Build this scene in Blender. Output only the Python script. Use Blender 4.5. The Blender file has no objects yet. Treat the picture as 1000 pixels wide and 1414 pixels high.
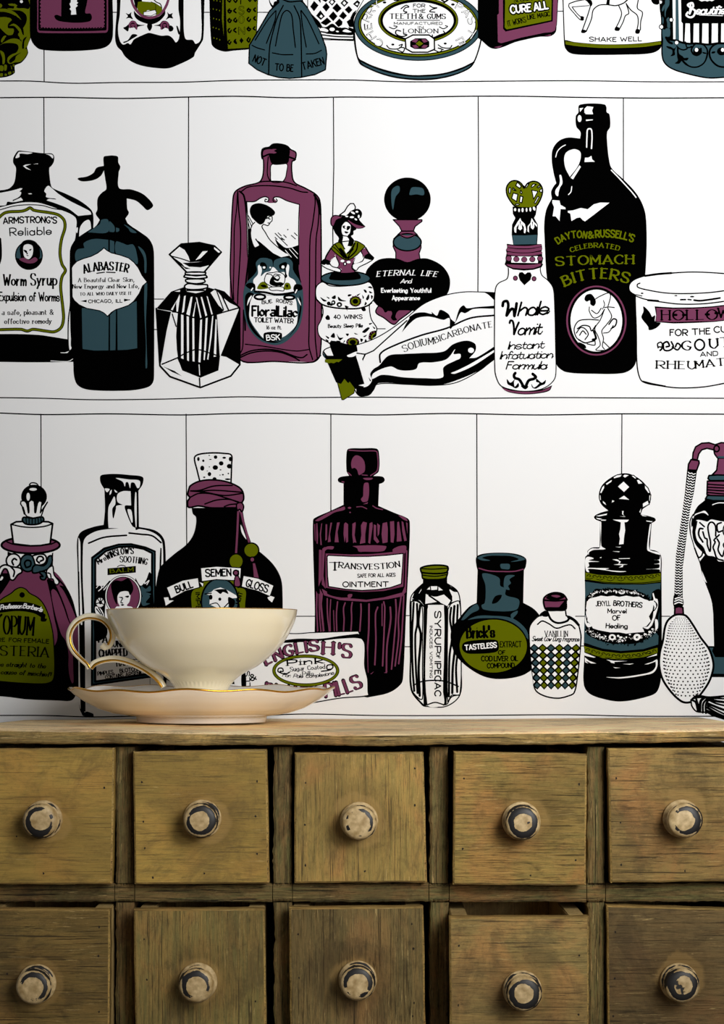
import bpy, math, random
from mathutils import Vector
C = bpy.context.scene
COL = C.collection
# ------------------------------------------------------------------ camera, world, lights, exposure
F_PX, HOR, ZC = 3080.0, 900.0, 0.215      # focal length in px, horizon row, camera height
DW, DF = 1.37, 1.15                        # distance camera-wall, camera-chest front
def W(px, py, D):                          # photo point at distance D -> world
    return Vector(((px-500)*D/F_PX, D-DW, ZC-(py-HOR)*D/F_PX))
cam = bpy.data.cameras.new('camera'); co = bpy.data.objects.new('camera', cam); COL.objects.link(co)
co.location = (0, -DW, ZC); co.rotation_euler = (math.pi/2, 0, 0)
cam.sensor_fit = 'HORIZONTAL'; cam.sensor_width = 36; cam.lens = F_PX/1000*36
cam.shift_y = (HOR-707)/1000; cam.clip_start = 0.01
C.camera = co
wd = bpy.data.worlds.new('world'); C.world = wd; wd.use_nodes = True
bg = wd.node_tree.nodes['Background']; bg.inputs[0].default_value = (0.92, 0.95, 1, 1); bg.inputs[1].default_value = 0.12
def area(name, loc, target, size, power, color=(1, 1, 1), sy=None, spread=None):
    l = bpy.data.lights.new(name, 'AREA'); l.energy = power; l.color = color
    l.shape = 'RECTANGLE'; l.size = size; l.size_y = sy or size
    if spread: l.spread = spread
    o = bpy.data.objects.new(name, l); COL.objects.link(o); o.location = loc
    o.rotation_euler = (Vector(target)-Vector(loc)).to_track_quat('-Z', 'Y').to_euler()
    return o
area('key_light', (0.36, -0.82, 0.40), (0.13, 0, 0.67), 0.25, 2.55, (1, 1, 1), spread=math.radians(95))  # unseen key from upper right, placed to fit the falloff across the wall
area('front_fill', (0.50, -1.7, 0.40), (0, 0, 0.10), 0.35, 3.7, (1, 0.97, 0.92))  # added frontal fill that lifts the chest and the saucer's side
area('chest_fill', (0.42, -1.05, 0.55), (-0.02, -0.22, 0.01), 0.36, 0.19, (1, 0.965, 0.90), spread=math.radians(36))  # added narrow fill to brighten chest and cup, with little spill on the wall
C.view_settings.view_transform = 'Standard'; C.view_settings.look = 'None'
C.view_settings.exposure = 0.0; C.view_settings.gamma = 1.0; C.view_settings.use_curve_mapping = False
# ------------------------------------------------------------------ helpers
def srgb(r, g, b):
    f = lambda c: (c/255/12.92) if c/255 <= .04045 else ((c/255+.055)/1.055)**2.4
    return (f(r), f(g), f(b), 1)
def mat(name, col, rough=0.6, metal=0, **kw):
    m = bpy.data.materials.new(name); m.use_nodes = True
    b = m.node_tree.nodes['Principled BSDF']
    b.inputs['Base Color'].default_value = col; b.inputs['Roughness'].default_value = rough; b.inputs['Metallic'].default_value = metal
    for k, v in kw.items(): b.inputs[k.replace('_', ' ')].default_value = v
    return m
def obj(name, verts, faces, mats, parent=None, loc=None, smooth=False, midx=None):
    me = bpy.data.meshes.new(name); me.from_pydata([tuple(v) for v in verts], [], faces); me.update()
    for m in (mats if isinstance(mats, (list, tuple)) else [mats]): me.materials.append(m)
    if midx: me.polygons.foreach_set('material_index', midx)
    if smooth: me.polygons.foreach_set('use_smooth', [True]*len(me.polygons))
    o = bpy.data.objects.new(name, me); COL.objects.link(o)
    if loc is not None: o.location = loc
    if parent: o.parent = parent
    return o
def tag(o, label=None, cat=None, group=None, kind=None):
    for k, v in (('label', label), ('category', cat), ('group', group), ('kind', kind)):
        if v: o[k] = v
    return o
ART = """
= printed_shelf_edge | thin ink lines of the printed upper shelf edge across the wallpaper
@ 0 0 1
L k 1.6 -850,112 -20,112 40,112 100,115 160,114 250,113.5 330,111 480,110.5 560,113 700,112 800,111.5 900,113 1020,113 1850,113
L k 1.8 -850,135 -20,135 80,134.5 170,136 260,134 330,133 400,135 480,134 560,134.5 640,133 720,133 800,134.5 900,135.5 1020,135 1850,135
= printed_shelf_edge | thin ink lines of the printed middle shelf edge across the wallpaper
@ 0 0 1
L k 1.6 -850,549 -20,549 60,550 130,552 230,551 330,548 400,549 520,548.5 650,550 760,549 860,549.5 1020,550 1850,550
L k 1.8 -850,570 -20,570 60,572.5 150,571.5 250,573 330,571 420,571 520,573 620,571 740,573 860,571.5 1020,572 1850,572
= printed_shelf_edge | thin ink line of the printed lowest shelf edge just above the chest
@ 0 0 1
L k 1.6 -850,988 -20,988 60,988 130,990 220,988 330,989 420,986 520,988 640,988 780,987 880,989 1020,989 1850,989
= printed_board_line | fine vertical ink lines between the printed back boards
@ 0 0 1
J k 1.5 60.5,-5 61,112
J k 1.5 -740,-400 -739,112
J k 1.5 -740,135 -739,549
J k 1.5 -742,572 -741,988
J k 1.5 -540,-400 -539,112
J k 1.5 -540,135 -539,549
J k 1.5 -542,572 -541,988
J k 1.5 -340,-400 -339,112
J k 1.5 -340,135 -339,549
J k 1.5 -342,572 -341,988
J k 1.5 -140,-400 -139,112
J k 1.5 -140,135 -139,549
J k 1.5 -142,572 -141,988
J k 1.5 1060,-400 1061,112
J k 1.5 1060,135 1061,549
J k 1.5 1058,572 1059,988
J k 1.5 1260,-400 1261,112
J k 1.5 1260,135 1261,549
J k 1.5 1258,572 1259,988
J k 1.5 1460,-400 1461,112
J k 1.5 1460,135 1461,549
J k 1.5 1458,572 1459,988
J k 1.5 1660,-400 1661,112
J k 1.5 1660,135 1661,549
J k 1.5 1658,572 1659,988
J k 1.5 60.5,135 61,216
J k 1.5 260.5,135 260,340
J k 1.5 460.5,135 461,230 459.5,300 460,360
J k 1.5 660.5,134 661,250 660,410
J k 1.5 861,135 861,270
J k 1.5 56.5,572 57,720
J k 1.5 257,572 258,770
J k 1.5 457,572 457,720
J k 1.5 658.5,572 659,775
J k 1.5 859,572 858.5,660
J k 1.3 150,17 165,17
J k 1.3 280,17 293,17
J k 1.3 352,17 372,17
J k 1.3 768,15.5 780,15.5
J k 1.3 210,413 226,413
J k 1.3 210,455 222,455
J k 1.3 130,455 108,456
J k 1.3 515,454 532,454
J k 1.3 384,851 444,851
J k 1.3 560,850 572,850
J k 1.3 795,851 810,851
J k 1.3 905,851 925,851
J k 1.3 795,892 812,892
J k 1.3 906,892 920,892
J k 1.3 555,893 570,893
= printed_skull_flask | printed olive skull flask cut off at the top left corner of the wallpaper
@ 0 0 8
F k -40,-40! 345,-40! 345,100 370,180 365,290 335,430 300,515 310,590 240,690 165,725 162,805 90,845 0,860 -40,860!
F o 300,-40! 345,-40! 340,60 335,95 365,170 366,270 335,400 300,515 250,540 235,440 200,380 240,330 290,250 290,170 230,120 120,110 80,92 180,96 260,90 315,98 330,60
F o -40,95! 0,95 80,100 170,140 235,220 180,180 90,140 0,130 -40,150!
F o -40,190! 0,190 70,190 130,215 90,265 90,310 150,320 140,380 90,388 40,350 0,310 -40,290!
F o 105,285 150,262 200,290 245,350 268,430 240,440 220,430 225,380 190,320 150,285
F o 10,450 40,400 68,395 50,430 20,470
F o 0,500 50,465 120,430 190,430 235,460 250,530 295,545 296,600 230,680 170,690 110,706 85,690 85,640 130,600 180,580 205,530 190,490 120,475 40,480
F k 100,670 150,620 235,580 180,620 165,660 130,690 110,695
F k 260,430 296,405 270,460 262,540 245,535 248,470
F o 0,560 40,580 55,640 50,700 30,710 25,640
F k 170,170 210,215 250,290 265,390 250,380 225,310 190,240
F o 0,40 20,50 22,75 0,85
F o 0,725 35,730 35,780 0,780
F o 50,715 75,720 70,775 48,780
F o 120,720 135,760 128,765
F o 140,715 160,712 150,740
F o 90,800 120,790 125,815 95,825
F o 50,820 65,812 80,830 55,838
F o 0,815 30,810 30,840 0,845
F o 140,795 152,785 150,805
E w 237,18 17,16
F o 90,45 160,42 190,60 180,80 200,90 240,95 200,110 150,95 160,70 110,62
= printed_top_hat_bottle | printed black bottle with a plum label showing the base of a top hat
@ 0 0 4
F k 165,-40! 620,-40! 622,0 624,190 612,235 580,262 520,275 400,282 300,281 220,272 190,250 172,220 165,180
- label | plum label with a deckled black border
F p 205,-40! 596,-40! 597,0 597,165 590,178 580,181 400,183 220,181 207,172 206,100
F k 213,-40! 589,-40! 589,160 584,168 400,173 220,170 213,164 212,100
F p 220,-40! 580,-40! 578,153! 570,160! 220,158! 220,80
F k 340,-40! 490,-40! 480,20 472,72 500,76 508,100 495,118 430,126 360,122 315,112 300,90 312,82 338,90!
P w 390,-10 428,-10 424,10 432,15 422,25 430,32 418,42 422,80 392,82 394,60 384,50 392,40 384,22 392,12
J k 1.6 214,158 222,150 230,162 238,152 246,162 254,154 262,162 270,154 278,162 286,155 294,163 302,155 310,163 318,155 326,164 334,155 342,164 350,156 358,164 366,156 374,164 382,156 390,164 398,156 406,164 414,156 422,164 430,156 438,164 446,155 454,163 462,155 470,163 478,155 486,163 494,154 502,162 510,154 518,162 526,154 534,162 542,153 550,161 558,152 566,161 574,152 582,158
J k 1.4 216,150 224,142 216,132 224,122 216,112 224,102 216,92 224,82 216,72 224,62 216,52 224,42 216,32 224,22 216,12 224,2 216,-10
J k 1.4 584,150 576,142 584,132 576,122 584,112 576,102 584,92 576,82 584,72 576,62 584,52 576,42 584,32 576,22 584,12 576,2 584,-10
= printed_portrait_bottle | printed white bottle with black base and plum ringed oval portrait, top left
@ 150 0 7.143
B w 1 85,-40! 945,-40! 940,100 930,380 900,440 850,520 835,560 700,630 600,668 520,672 350,650 240,612 165,555 130,500 90,460 70,400 70,300 85,100
F k 78,-40! 120,-40! 110,150 95,250 95,330 115,410 145,440 190,425 215,438 250,390 300,362 340,345 395,325 450,335 520,352 590,350 630,375 665,418 690,390 700,340 705,200 690,100 690,-40! 740,-40! 740,200 745,330 765,388 830,395 860,432 905,400 918,300 915,150 910,-40! 948,-40! 938,100 928,380 900,440 850,520 838,555 700,632 600,670 520,672 350,650 240,612 165,555 130,500 88,460 70,400 70,280 85,100
F k 668,255 682,260 705,335 690,340
F k 145,415 190,395 235,338 285,348 230,385 190,410 150,425
F k 250,115 262,170 310,210 380,235 400,240 430,240 490,215 540,170 560,130 540,60 410,30 270,60
F w 215,-60 600,-60 570,80 500,160 410,185 320,165 250,100
F p 205,-60! 612,-60! 590,40 545,120 480,170 405,188 330,170 265,110 222,30
F w 232,-60! 590,-60! 570,20 525,105 470,148 405,162 340,145 285,95 248,30
F o 290,20 380,18 420,22 460,30 530,90 480,145 390,100 340,145 285,90
P k 240,-40 330,-40 330,14 290,20 280,90 260,60
L k .8 420,18 460,40 465,100 470,150
L k 1.4 440,-10 470,20 510,40 525,80
Q w .8 345,120 460,98 475,130 420,158 345,152
F k 170,130 200,140 225,120 222,150 240,190 205,178 172,182 190,160
F k 580,120 600,140 632,130 625,155 636,182 600,178 565,195 585,160
F k 145,275 170,262 200,240 200,280 190,310 165,295
F k 610,250 640,275 630,305 600,310 590,280
F k 200,240 225,205 260,208 290,240 355,248 290,265 275,292 250,270 210,275
F k 450,252 500,240 530,208 570,208 600,240 600,285 560,275 525,292 505,262
L p 2.4 210,270 208,235 235,215 262,225 275,285
L p 2 235,262 228,245 250,245 240,268
L p 2.4 520,285 525,235 552,215 580,230 585,272
L p 2 555,262 562,245 545,245 548,268
F k 390,230 420,230 430,265 405,305 380,265
= printed_poison_bottle | printed olive hobnail poison bottle with lettering down its face
@ 240 0 4
F k 195,-40! 468,-40! 466,0 462,120 450,262 420,272 330,280 280,285 230,268 208,240
P o 286,-40 464,-40 458,130 446,262 300,270 292,160
P o 270,-40 276,-40 276,200 266,100
E o 222,2 3,4
E o 238,5 3,4
E o 256,8 3,4
E o 218,50 3,4
E o 236,54 3,4
E o 253,58 3,4
E o 220,102 3,4
E o 236,106 3,4
E o 252,110 3,4
E o 218,152 3,4
E o 234,156 3,4
E o 250,162 3,4
E o 222,210 3,4
E o 238,214 3,4
E o 254,220 3,4
J k 2 298,2 308,12 316,0
J k 2 332,2 342,14 350,2
J k 2 410,-4 420,8 428,-2
J k 2 442,-4 450,8 458,-2
L k 2.2 308,50 300,60 308,72 318,60 306,58
L k 2.2 342,48 332,60 344,70
L k 2.2 414,46 406,56 416,66 424,54 412,52
L k 2.2 450,44 442,54 452,64
L k 2.2 308,102 300,112 308,124 318,112 306,108
L k 2.2 342,100 332,112 344,122 348,110
L k 2.2 414,96 406,106 416,118 424,106
L k 2.2 450,92 442,102 452,112
L k 2.2 308,158 300,168 308,180 318,168
L k 2.2 342,156 332,168 344,178
L k 2.2 414,150 406,160 416,170 424,160 412,156
L k 2.2 448,148 440,158 450,166
L k 2.2 308,222 300,232 308,244 316,232
L k 2.2 342,218 334,230 346,240 340,226
P k 374,208 386,224 374,240 362,224
L k 2.2 414,208 406,222 416,232 422,214
T k s 30 1.4 0 370,22 378,22 | I
T k s 38 3 0 362,76 386,76 | S
T o s 36 1 0 362,75 386,75 | S
T k s 36 3.4 0 362,126 386,126 | O
T o s 34 1.2 0 362,125 386,125 | O
T k s 36 3.2 0 360,188 390,188 | N
T o s 34 1 0 361,187 389,187 | N
= printed_fluted_bottle | printed teal fluted bottle lettered along its foot
@ 240 0 4
F k 520,-40! 570,-40! 585,10 600,40 560,60 545,45 530,20
F w 530,0 550,-10 570,5 555,10 548,30
Q t 1.8 575,-40 700,-40 712,10 745,50 800,150 840,262 845,300 838,385 780,412 700,428 640,433 580,428 520,412 460,385 415,350 418,250 460,180 530,60 580,14
L k 2 596,-5 640,10 700,6 712,12
L k 1.8 580,14 560,30 540,50
L k 1.8 605,30 575,90 550,170 530,260 524,410
L k 1.8 665,32 695,100 703,200 707,424
L k 1.6 562,60 520,110 450,222
L k 1.6 565,60 560,110 512,240
L k 1.6 562,254 580,160 600,80 625,58 650,80 660,160 672,262
L k 1.6 704,58 740,110 802,242
L k 1.6 702,60 712,150 732,260
L k 1.6 432,250 460,264 502,276
L k 1.6 545,292 600,302 658,302
L k 1.6 732,298 780,295 816,278
T k s 38 1.7 0 436,338 498,364 | NOT
T k s 36 1.7 0 560,388 658,395 | TO BE
T k s 38 1.7 0 714,386 832,354 | TAKEN
= printed_lattice_jar | printed black jar with a white diamond lattice, beside the paste tin
@ 425 0 8
Q w 1 0,-40 640,-40 560,100 505,200 505,450 175,440 130,330 60,190 0,90
P k 0,100 40,150 80,190 130,240 160,290 140,320 90,270 60,210
P k 200,-40 260,-40 200,25 140,-10
P k 100,-20 120,-30 145,10 140,35
P k 70,10 120,60 70,125 28,75
P k 205,30 245,80 205,130 162,80
P k 322,35 375,95 325,140 272,90
P k 455,65 495,110 455,152 408,108
P k 140,115 190,180 145,222 92,175
P w 150,160 168,182 150,200 130,182
P k 282,125 330,180 282,235 232,180
P k 390,125 435,175 395,215 345,180
P k 270,-20 310,15 270,65 230,25
P w 268,0 290,22 268,45 248,25
P k 405,-10 450,30 405,78 362,35
P w 405,12 425,35 405,58 385,35
P k 550,0 580,30 550,85 500,45
P w 548,30 560,45 548,60 525,48
P k 215,195 262,240 200,282 140,255
P k 350,205 385,240 380,275 340,300 300,255
P k 500,140 540,110 505,230 505,300 470,200
P k 430,240 470,210 505,230 505,300 460,300
F k 130,290 200,300 270,262 330,300 350,305 400,285 450,300 500,320 500,385 400,385 300,380 200,370 230,340 180,310 130,310
E w 270,325 30,20
F w 385,345 420,325 470,345 485,355 430,358
F w 350,295 390,280 430,290 455,315 410,305 370,308
F w 310,345 330,340 345,350 330,358
L k 2 145,350 300,375 500,378
L k 1.8 150,385 320,405 505,410
L k 1.8 165,425 320,435 505,440
= printed_paste_tin | printed round tooth paste tin with teal rim and ringed lettering
@ 490 0 5.556
F k 0,180! 975,180! 968,310 945,400 910,480 880,520 800,560 700,590 580,608 440,608 300,590 180,555 60,500 35,470 10,400 -5,300
F t 40,465 130,515 260,560 400,585 520,588 660,575 800,540 905,490 860,530 770,565 640,595 480,603 320,588 180,550 70,500
F w 2,250! 968,280! 955,380 912,470 800,525 660,565 500,578 340,565 200,528 40,455 15,380
L k 2 -3,200 -3,290 12,400 38,480 62,502 180,556 300,591 440,609 580,609 700,591 800,561 880,521 912,482 945,400 968,310 974,240
L k 2.4 38,463 130,508 260,550 400,579 500,583 660,571 800,534 914,480
E k 487,190 495,278
E t 487,190 487,271
E k 487,190 462,250
E o 487,190 455,243
E k 487,190 446,232
E w 487,188 438,225
E k 487,157 308,176
E o 487,157 302,170
E k 487,157 292,160
E w 487,160 272,142
T k s 25 1.5 0 450,57 538,57 | FOR
T k s 25 1.5 0 446,98 540,98 | THE
T k r 36 1.9 0 268,143 470,143 | TEETH
T k r 36 1.9 0 494,145 695,145 | & GUMS
J k 1.2 325,157 652,157
T k s 18 1.6 0 302,190 670,190 | MANUFACTURED
T k s 18 1.5 0 487,220 526,220 | IN
T k r 30 1.9 0 374,254 638,254 | LONDON
T k s 52 3 28 222,320 128,180 | CHE
T k s 52 3 10 108,168 200,40 | RRY
T k s 52 3 18 770,62 880,190 | PAS
T k s 52 3 18 892,200 775,310 | TE
T w s 48 1 28 220,318 130,182 | CHE
T w s 48 1 10 110,167 200,42 | RRY
T w s 48 1 18 772,62 880,188 | PAS
T w s 48 1 18 890,202 777,308 | TE
P k 295,-20 345,-20 340,8 300,8
J k 2.4 665,0 690,18 715,0
E k 228,20 14,9
E k 753,36 14,9
L k 1.6 355,68 395,42 415,55 390,60 375,85 400,95 380,105
L k 1.6 575,45 600,60 630,62 590,75 575,90 615,95
L k 1.4 265,210 300,222 325,205 300,200
L k 1.4 650,208 680,222 712,205 695,198
L k 1.8 352,240 320,235 315,260 360,282 400,270 375,262
L k 1.8 680,240 690,255 650,270 600,290 595,270
L k 1.6 245,350 265,372 310,378 345,370 365,342 340,350
L k 1.6 330,385 370,400 380,370 345,365
E k 292,343 12,8
L k 1.6 640,345 670,365 730,370 745,350
L k 1.6 610,385 650,400 670,380 640,370 680,382
E k 694,335 12,8
Q w 2 445,270 570,270 610,300 612,380 560,402 440,402 392,375 388,300
P k 465,295 545,295 572,320 572,360 540,378 460,378 425,360 425,318
P o 495,315 525,336 495,356 468,336
P p 455,300 488,305 470,330 438,320
P p 540,300 512,305 530,330 560,320
P p 440,350 470,345 492,365 460,374
P p 560,350 530,345 510,365 540,374
= printed_cure_bottle | printed black and plum bottle with slanted olive label, top of the wallpaper
@ 660 0 5.882
F k 0,-40! 655,-40! 640,200 632,262 590,295 500,300 400,320 300,345 200,385 140,398 95,385 30,330 0,310!
Q p 1 168,-40 652,-40 640,200 628,250 600,265 540,270 350,310 190,355 160,345 155,120 168,110
P p 130,385 200,370 170,390
P p 540,292 595,280 590,292
- label | olive label with slanted hand lettering
P k 203,-40 612,-40 608,175 225,258 205,235
P o 222,-40 600,-40 595,165 235,240 218,225
T k s 62 5.5 0 270,110 430,94 | CURE
T k s 62 5.5 0 460,90 570,72 | ALL
T w s 58 2.9 0 270,108 430,92 | CURE
T w s 58 2.9 0 460,88 570,70 | ALL
T k r 30 1.8 0 295,20 450,0 | SECRET
T k h 42 1.9 0 248,214 392,180 | IT WORKS
T k h 34 1.8 0 405,160 585,130 | LIKE MAGIC
= printed_horse_bottle | printed white bottle with the legs of a horse, top right
@ 770 0 4.348
B w 1.6 32,-40! 630,-40! 630,0 625,200 622,275 595,305 540,320 400,325 250,327 130,325 75,315 48,285 42,245 38,150
F k 42,242 100,252 250,265 400,265 520,258 622,245! 622,275 595,305 540,320 400,325 250,327 130,325 75,315 48,285
L o 2.2 52,262 120,272 250,282 400,282 520,276 618,262
L o 1.6 50,252 120,262 250,272 400,272 520,266 618,253
T k s 25 2.2 0 192,248 352,250 | SHAKE
T k s 25 2.2 0 378,248 505,246 | WELL
- printed_horse |
L k 1.6 70,22 110,8 150,0 175,-5
L k 1.4 70,22 68,40 100,80 135,118 150,120
L k 1.4 88,42 100,60 135,98 158,104
J k 1.2 88,42 190,34
F k 155,-5! 200,0 210,25 198,40 190,25 175,8
F k 140,98 155,100 157,122 140,122
L k 1.6 200,30 185,80 168,130 150,180
L k 1.6 300,28 250,32 215,60 205,110 190,150 172,190
F k 148,178 172,184 165,198 142,196
P k 300,-20 316,-20 312,30 292,28
L k 1.8 300,28 350,34 395,20 420,0
L k 1.5 368,35 385,80 370,130 352,165
L k 1.5 412,20 428,80 408,95 395,130 375,170
F k 350,162 376,170 368,186 344,182
L k 1.5 412,22 440,60 478,92 485,130 478,178
L k 1.5 485,0 480,50 510,75 500,130 498,180
F k 472,176 495,180 490,202 468,200
= printed_beauty_bottle | printed teal scrolled bottle with black plaque at the top right corner
@ 900 0 10
F k -20,-60! 90,-60! 110,40 80,65 30,55 0,20
B t 2 125,-60! 1200,-60! 1200,1060! 1000,1068 830,1078 700,1065 500,1020 330,970 220,910 160,830 142,700 150,560 140,400 138,250 120,100
F k 120,-60! 290,-60! 285,100 290,240 300,300 295,540 260,540 240,500 200,420 160,400 150,300 130,180
F t 190,-60! 240,-60! 245,60 200,150 190,240 180,200
F t 140,130 180,60 175,120 150,160
F t 205,270 235,240 255,320 250,390 220,380 215,320
F t 190,400 250,400 250,500 215,490
F t 150,420 185,480 160,540
F t 150,230 165,260 160,330 148,320
P w 290,-60 330,-60 330,540 300,550 295,300
P w 368,-60 1200,-60 1200,600 1000,600 900,600 700,605 500,600 380,560
P k 405,-60 1200,-60 1200,325 430,325 410,300
P k 430,320 468,320 455,590 430,580
P k 528,320 582,320 575,605 535,605
P k 655,320 702,320 695,610 655,608
P k 785,320 832,320 828,615 785,612
P k 915,320 962,320 958,600 915,600
P k 1042,320 1082,320 1078,600 1042,600
L k 3 230,520 260,550 340,560 430,590 520,605 620,600 780,615 900,600 1000,600 1100,605
L k 3.4 200,520 240,580 280,600
F k 200,640 260,645 310,670 345,640 320,700 320,760 260,775 285,740 280,690 230,670
L k 2 350,640 380,670 440,690 490,670 480,640 465,580
L k 2 490,660 530,655 550,640
F k 350,640 370,660 380,740 430,780 450,800 510,800 490,835 420,840 380,880 320,875 360,840 352,780
K k 2 720,620 765,680 770,760 730,860 660,915 590,930 520,915 460,880 420,830 520,915 590,930 660,915 730,860 765,760 765,680
L k 2.4 560,660 600,610 660,600 720,620
L k 2.4 560,650 550,700 580,750 630,765 680,730 680,670
E k 628,710 54,52
E w 620,690 25,27
F k 700,720 750,730 760,745 710,738
L k 2.6 1050,600 920,600 840,640 800,710 810,800 870,880 940,920 1060,930
E k 968,710 66,56
E w 980,690 22,27
F k 835,715 880,712 870,735 825,738
E k 270,275 34,38
E w 270,275 20,24
E k 135,372 36,38
E w 135,372 23,25
E k 345,590 34,34
E w 345,590 24,24
E w 125,30 18,22
- lettering | white script lettering on black
L w 2.6 525,190 545,120 500,70 560,42 575,90 550,110 600,150 580,220 530,240 480,210 500,170
L w 2 540,60 525,180
T w c 105 2 0 610,195 870,192 | eauti
T w c 105 2 0 875,192 1010,190 | fie
J w .9 660,208 980,218
P w 650,0 680,-10 830,-10 870,0 830,20 800,8 770,22 740,10 690,22
= printed_syrup_bottle | printed black necked syrup bottle with olive framed label, far left of the middle shelf
@ 0 200 7.692
F k -60,490! 80,470 130,435 155,390 168,300 168,240 140,190 142,140 165,95 190,65 220,62 330,75 470,90 550,92 575,120 572,180 545,225 525,245 527,330 545,440 570,465 700,520 850,595 960,680 990,740 992,900 1000,2280 900,2300 400,2310 -60,2305!
F w 185,95 205,75 345,85 300,98 210,95 205,130 165,140
F w 490,100 548,102 565,120 560,145 540,125 515,108
P w 245,225 270,210 330,205 268,228 330,270 280,255
P w 350,205 405,198 405,204
E w 320,520 20,5
F w -60,520! 60,500 150,480 220,460! 238,465 205,495! 225,505 210,545 140,590! 145,580 190,570 220,560 245,590! 140,610 80,605 60,640 -60,645!
F w 470,490 510,435 550,460 620,520 750,600 870,660 960,710 970,740! 830,755! 730,680 600,625 495,590! 520,575 595,580 590,572 490,555 492,520
L k 1.5 140,590 210,560
F w 840,975! 850,880 890,820 940,795 960,820 968,890!
F w 812,880 828,880 820,935 808,930
F w -60,680! 100,640 250,612 400,615 500,640 640,690 760,740 810,790 808,900 795,1010 765,1060 750,1100 745,1500! 740,1700 720,1850 716,2065! 560,2040 420,2020 200,2010 -60,2010!
L k 1.4 0,690 150,650 300,637 450,645 560,675 650,690
F w 755,1700 765,1850 760,1900 752,2130 760,2160 740,2180 730,2060 735,1850
P w 640,2205 690,2205 735,2190 715,2212 650,2212
L w 1 540,2295 700,2302 740,2295 772,2275
- label_frame | olive bordered label outline
L k 4.4 -30,790 60,720 230,705 280,690 320,670 360,695 520,720 620,745 680,800 690,880 655,1000 640,1100 640,1180 660,1270 695,1335 660,1400 645,1500 655,1620 670,1750 675,1850 650,1940 580,1985 500,1980 350,1960 290,1978 220,1960 -40,1965
L o 2.4 -30,790 60,720 230,705 280,690 320,672 360,695 520,720 620,745 680,800 690,880 655,1000 640,1100 640,1180 660,1270 693,1335 660,1400 645,1500 655,1620 670,1750 675,1850 650,1940 580,1985 500,1980 350,1960 290,1975 220,1960 -40,1965
L k 3.6 0,1000 6,1100 5,1200 -10,1260
- lettering |
T k s 62 2.2 8 38,838 600,832 | ARMSTRONG'S
T k h 80 1.6 0 108,965 545,952 | Reliable
T k r 110 2.2 0 38,1490 275,1494 | Worm
T k r 120 2.2 0 330,1490 600,1490 | Syrup
T k h 90 2.2 0 -10,1655 630,1660 | Expulsion of Worms
T k r 52 1.2 0 22,1805 565,1802 | a safe, pleasant &
T k r 52 1.2 0 50,1900 545,1897 | effective remedy
- portrait | tiny oval portrait of a dark haired head
EB t 1.6 308,1175 142,148
F k 220,1180 210,1100 240,1030 300,1008 370,1025 410,1070 425,1130 420,1200 370,1240 230,1230
F k 165,1200! 240,1215 390,1215 452,1200! 430,1260 380,1310 308,1322 230,1300 185,1250
F p 205,1215 260,1200 310,1225 370,1195 400,1220 370,1250 310,1260 250,1245
F w 247,1120 255,1070 300,1055 345,1075 352,1130 340,1180 305,1215 260,1190
F k 250,1115 280,1122 290,1140 280,1150 260,1135
F k 310,1115 335,1105 330,1120 315,1125
F k 280,1172 305,1175 295,1183
E k 288,1155 8,10
= printed_siphon_bottle | printed teal soda siphon bottle with black lever head
@ 90 205 7.692
F k 410,90 450,78 510,75 560,88 565,150 585,190 582,220 570,250 573,420 700,435 820,480 900,550 935,605 915,635 872,655 820,610 760,560 700,540 655,532! 660,640 677,685 640,745! 670,800 800,890 890,960 935,1050 945,1200 945,2400 935,2480 890,2530 750,2565 560,2575 350,2572 210,2555 130,2510 95,2420 85,2250 68,2100 55,1900 50,1100 75,1020 110,970 240,890 330,820 368,760! 325,695 342,650 340,580 350,520 390,470 437,430 425,320 412,235! 380,290 320,330 240,348 170,348 132,325 145,312 230,298 300,260 335,205 410,185!
F t 385,758 455,758 455,888 240,892! 330,830 370,800
F t 470,775 522,825 522,885 470,886!
P t 540,840 575,850 575,875 555,888 540,886
F t 625,808 680,835 760,895 700,890 670,850
F t 120,1200 105,1130 130,1075 205,1058! 198,1005 300,962 458,970! 458,1110! 200,1180
P t 475,972 522,988 522,1110 475,1100
F t 540,990 600,1002 660,1025 720,1020 755,1090 765,1230 620,1140 540,1115
F t 775,1040 830,1080 860,1150 862,1320 845,1320 835,1160
@ 90 340 6.731
P k 155,560 700,560 700,1000 155,1000
P t 155,575 405,575 402,968 270,970 162,955
P t 418,640 472,590 468,966 418,968
P t 485,590 665,510 670,948 580,962 488,966
F t 740,340 762,345 752,700 760,1000 762,1130 748,1135 750,900 736,600
- label | pointed white label with lettering
Q w 1.4 60,200 75,175 110,140 170,115 240,95 300,65 340,35 360,15 390,40 430,62 520,85 590,110 640,150 680,200 715,270 762,333 720,370 690,440 640,510 590,550 520,575 470,590 430,615 395,652 360,620 320,600 270,590 200,578 130,545 85,505 65,470
T k r 72 2.6 26 178,250 580,242 | ALABASTER
L k 1.6 295,252 365,242
L k 1.6 385,242 465,245
T k r 36 1 0 122,333 640,328 | A Beautiful Clear Skin,
T k r 36 1.1 0 72,392 685,388 | New Engergy and New Life,
T k r 26 1 0 138,458 625,450 | TO ALL WHO DAILY USE IT.
T k s 28 1.7 0 218,527 530,522 | CHICAGO, ILL
P k 142,511 200,498 200,522
P k 605,498 548,488 548,515
J k 1.3 600,498 550,502
= printed_toilet_water_bottle | printed plum bottle with a lady bathing on its label
@ 310 190 7.143
F p 370,200 372,120 400,102 440,95 480,65 560,66 620,85 650,115 705,150 695,220 668,235 665,340 690,440 800,500 900,560 940,620 952,800 955,1400 945,2150 870,2215! 500,2205 150,2195 60,1700 62,1100 85,600 110,530 200,480 340,440 380,370 385,220
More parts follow.
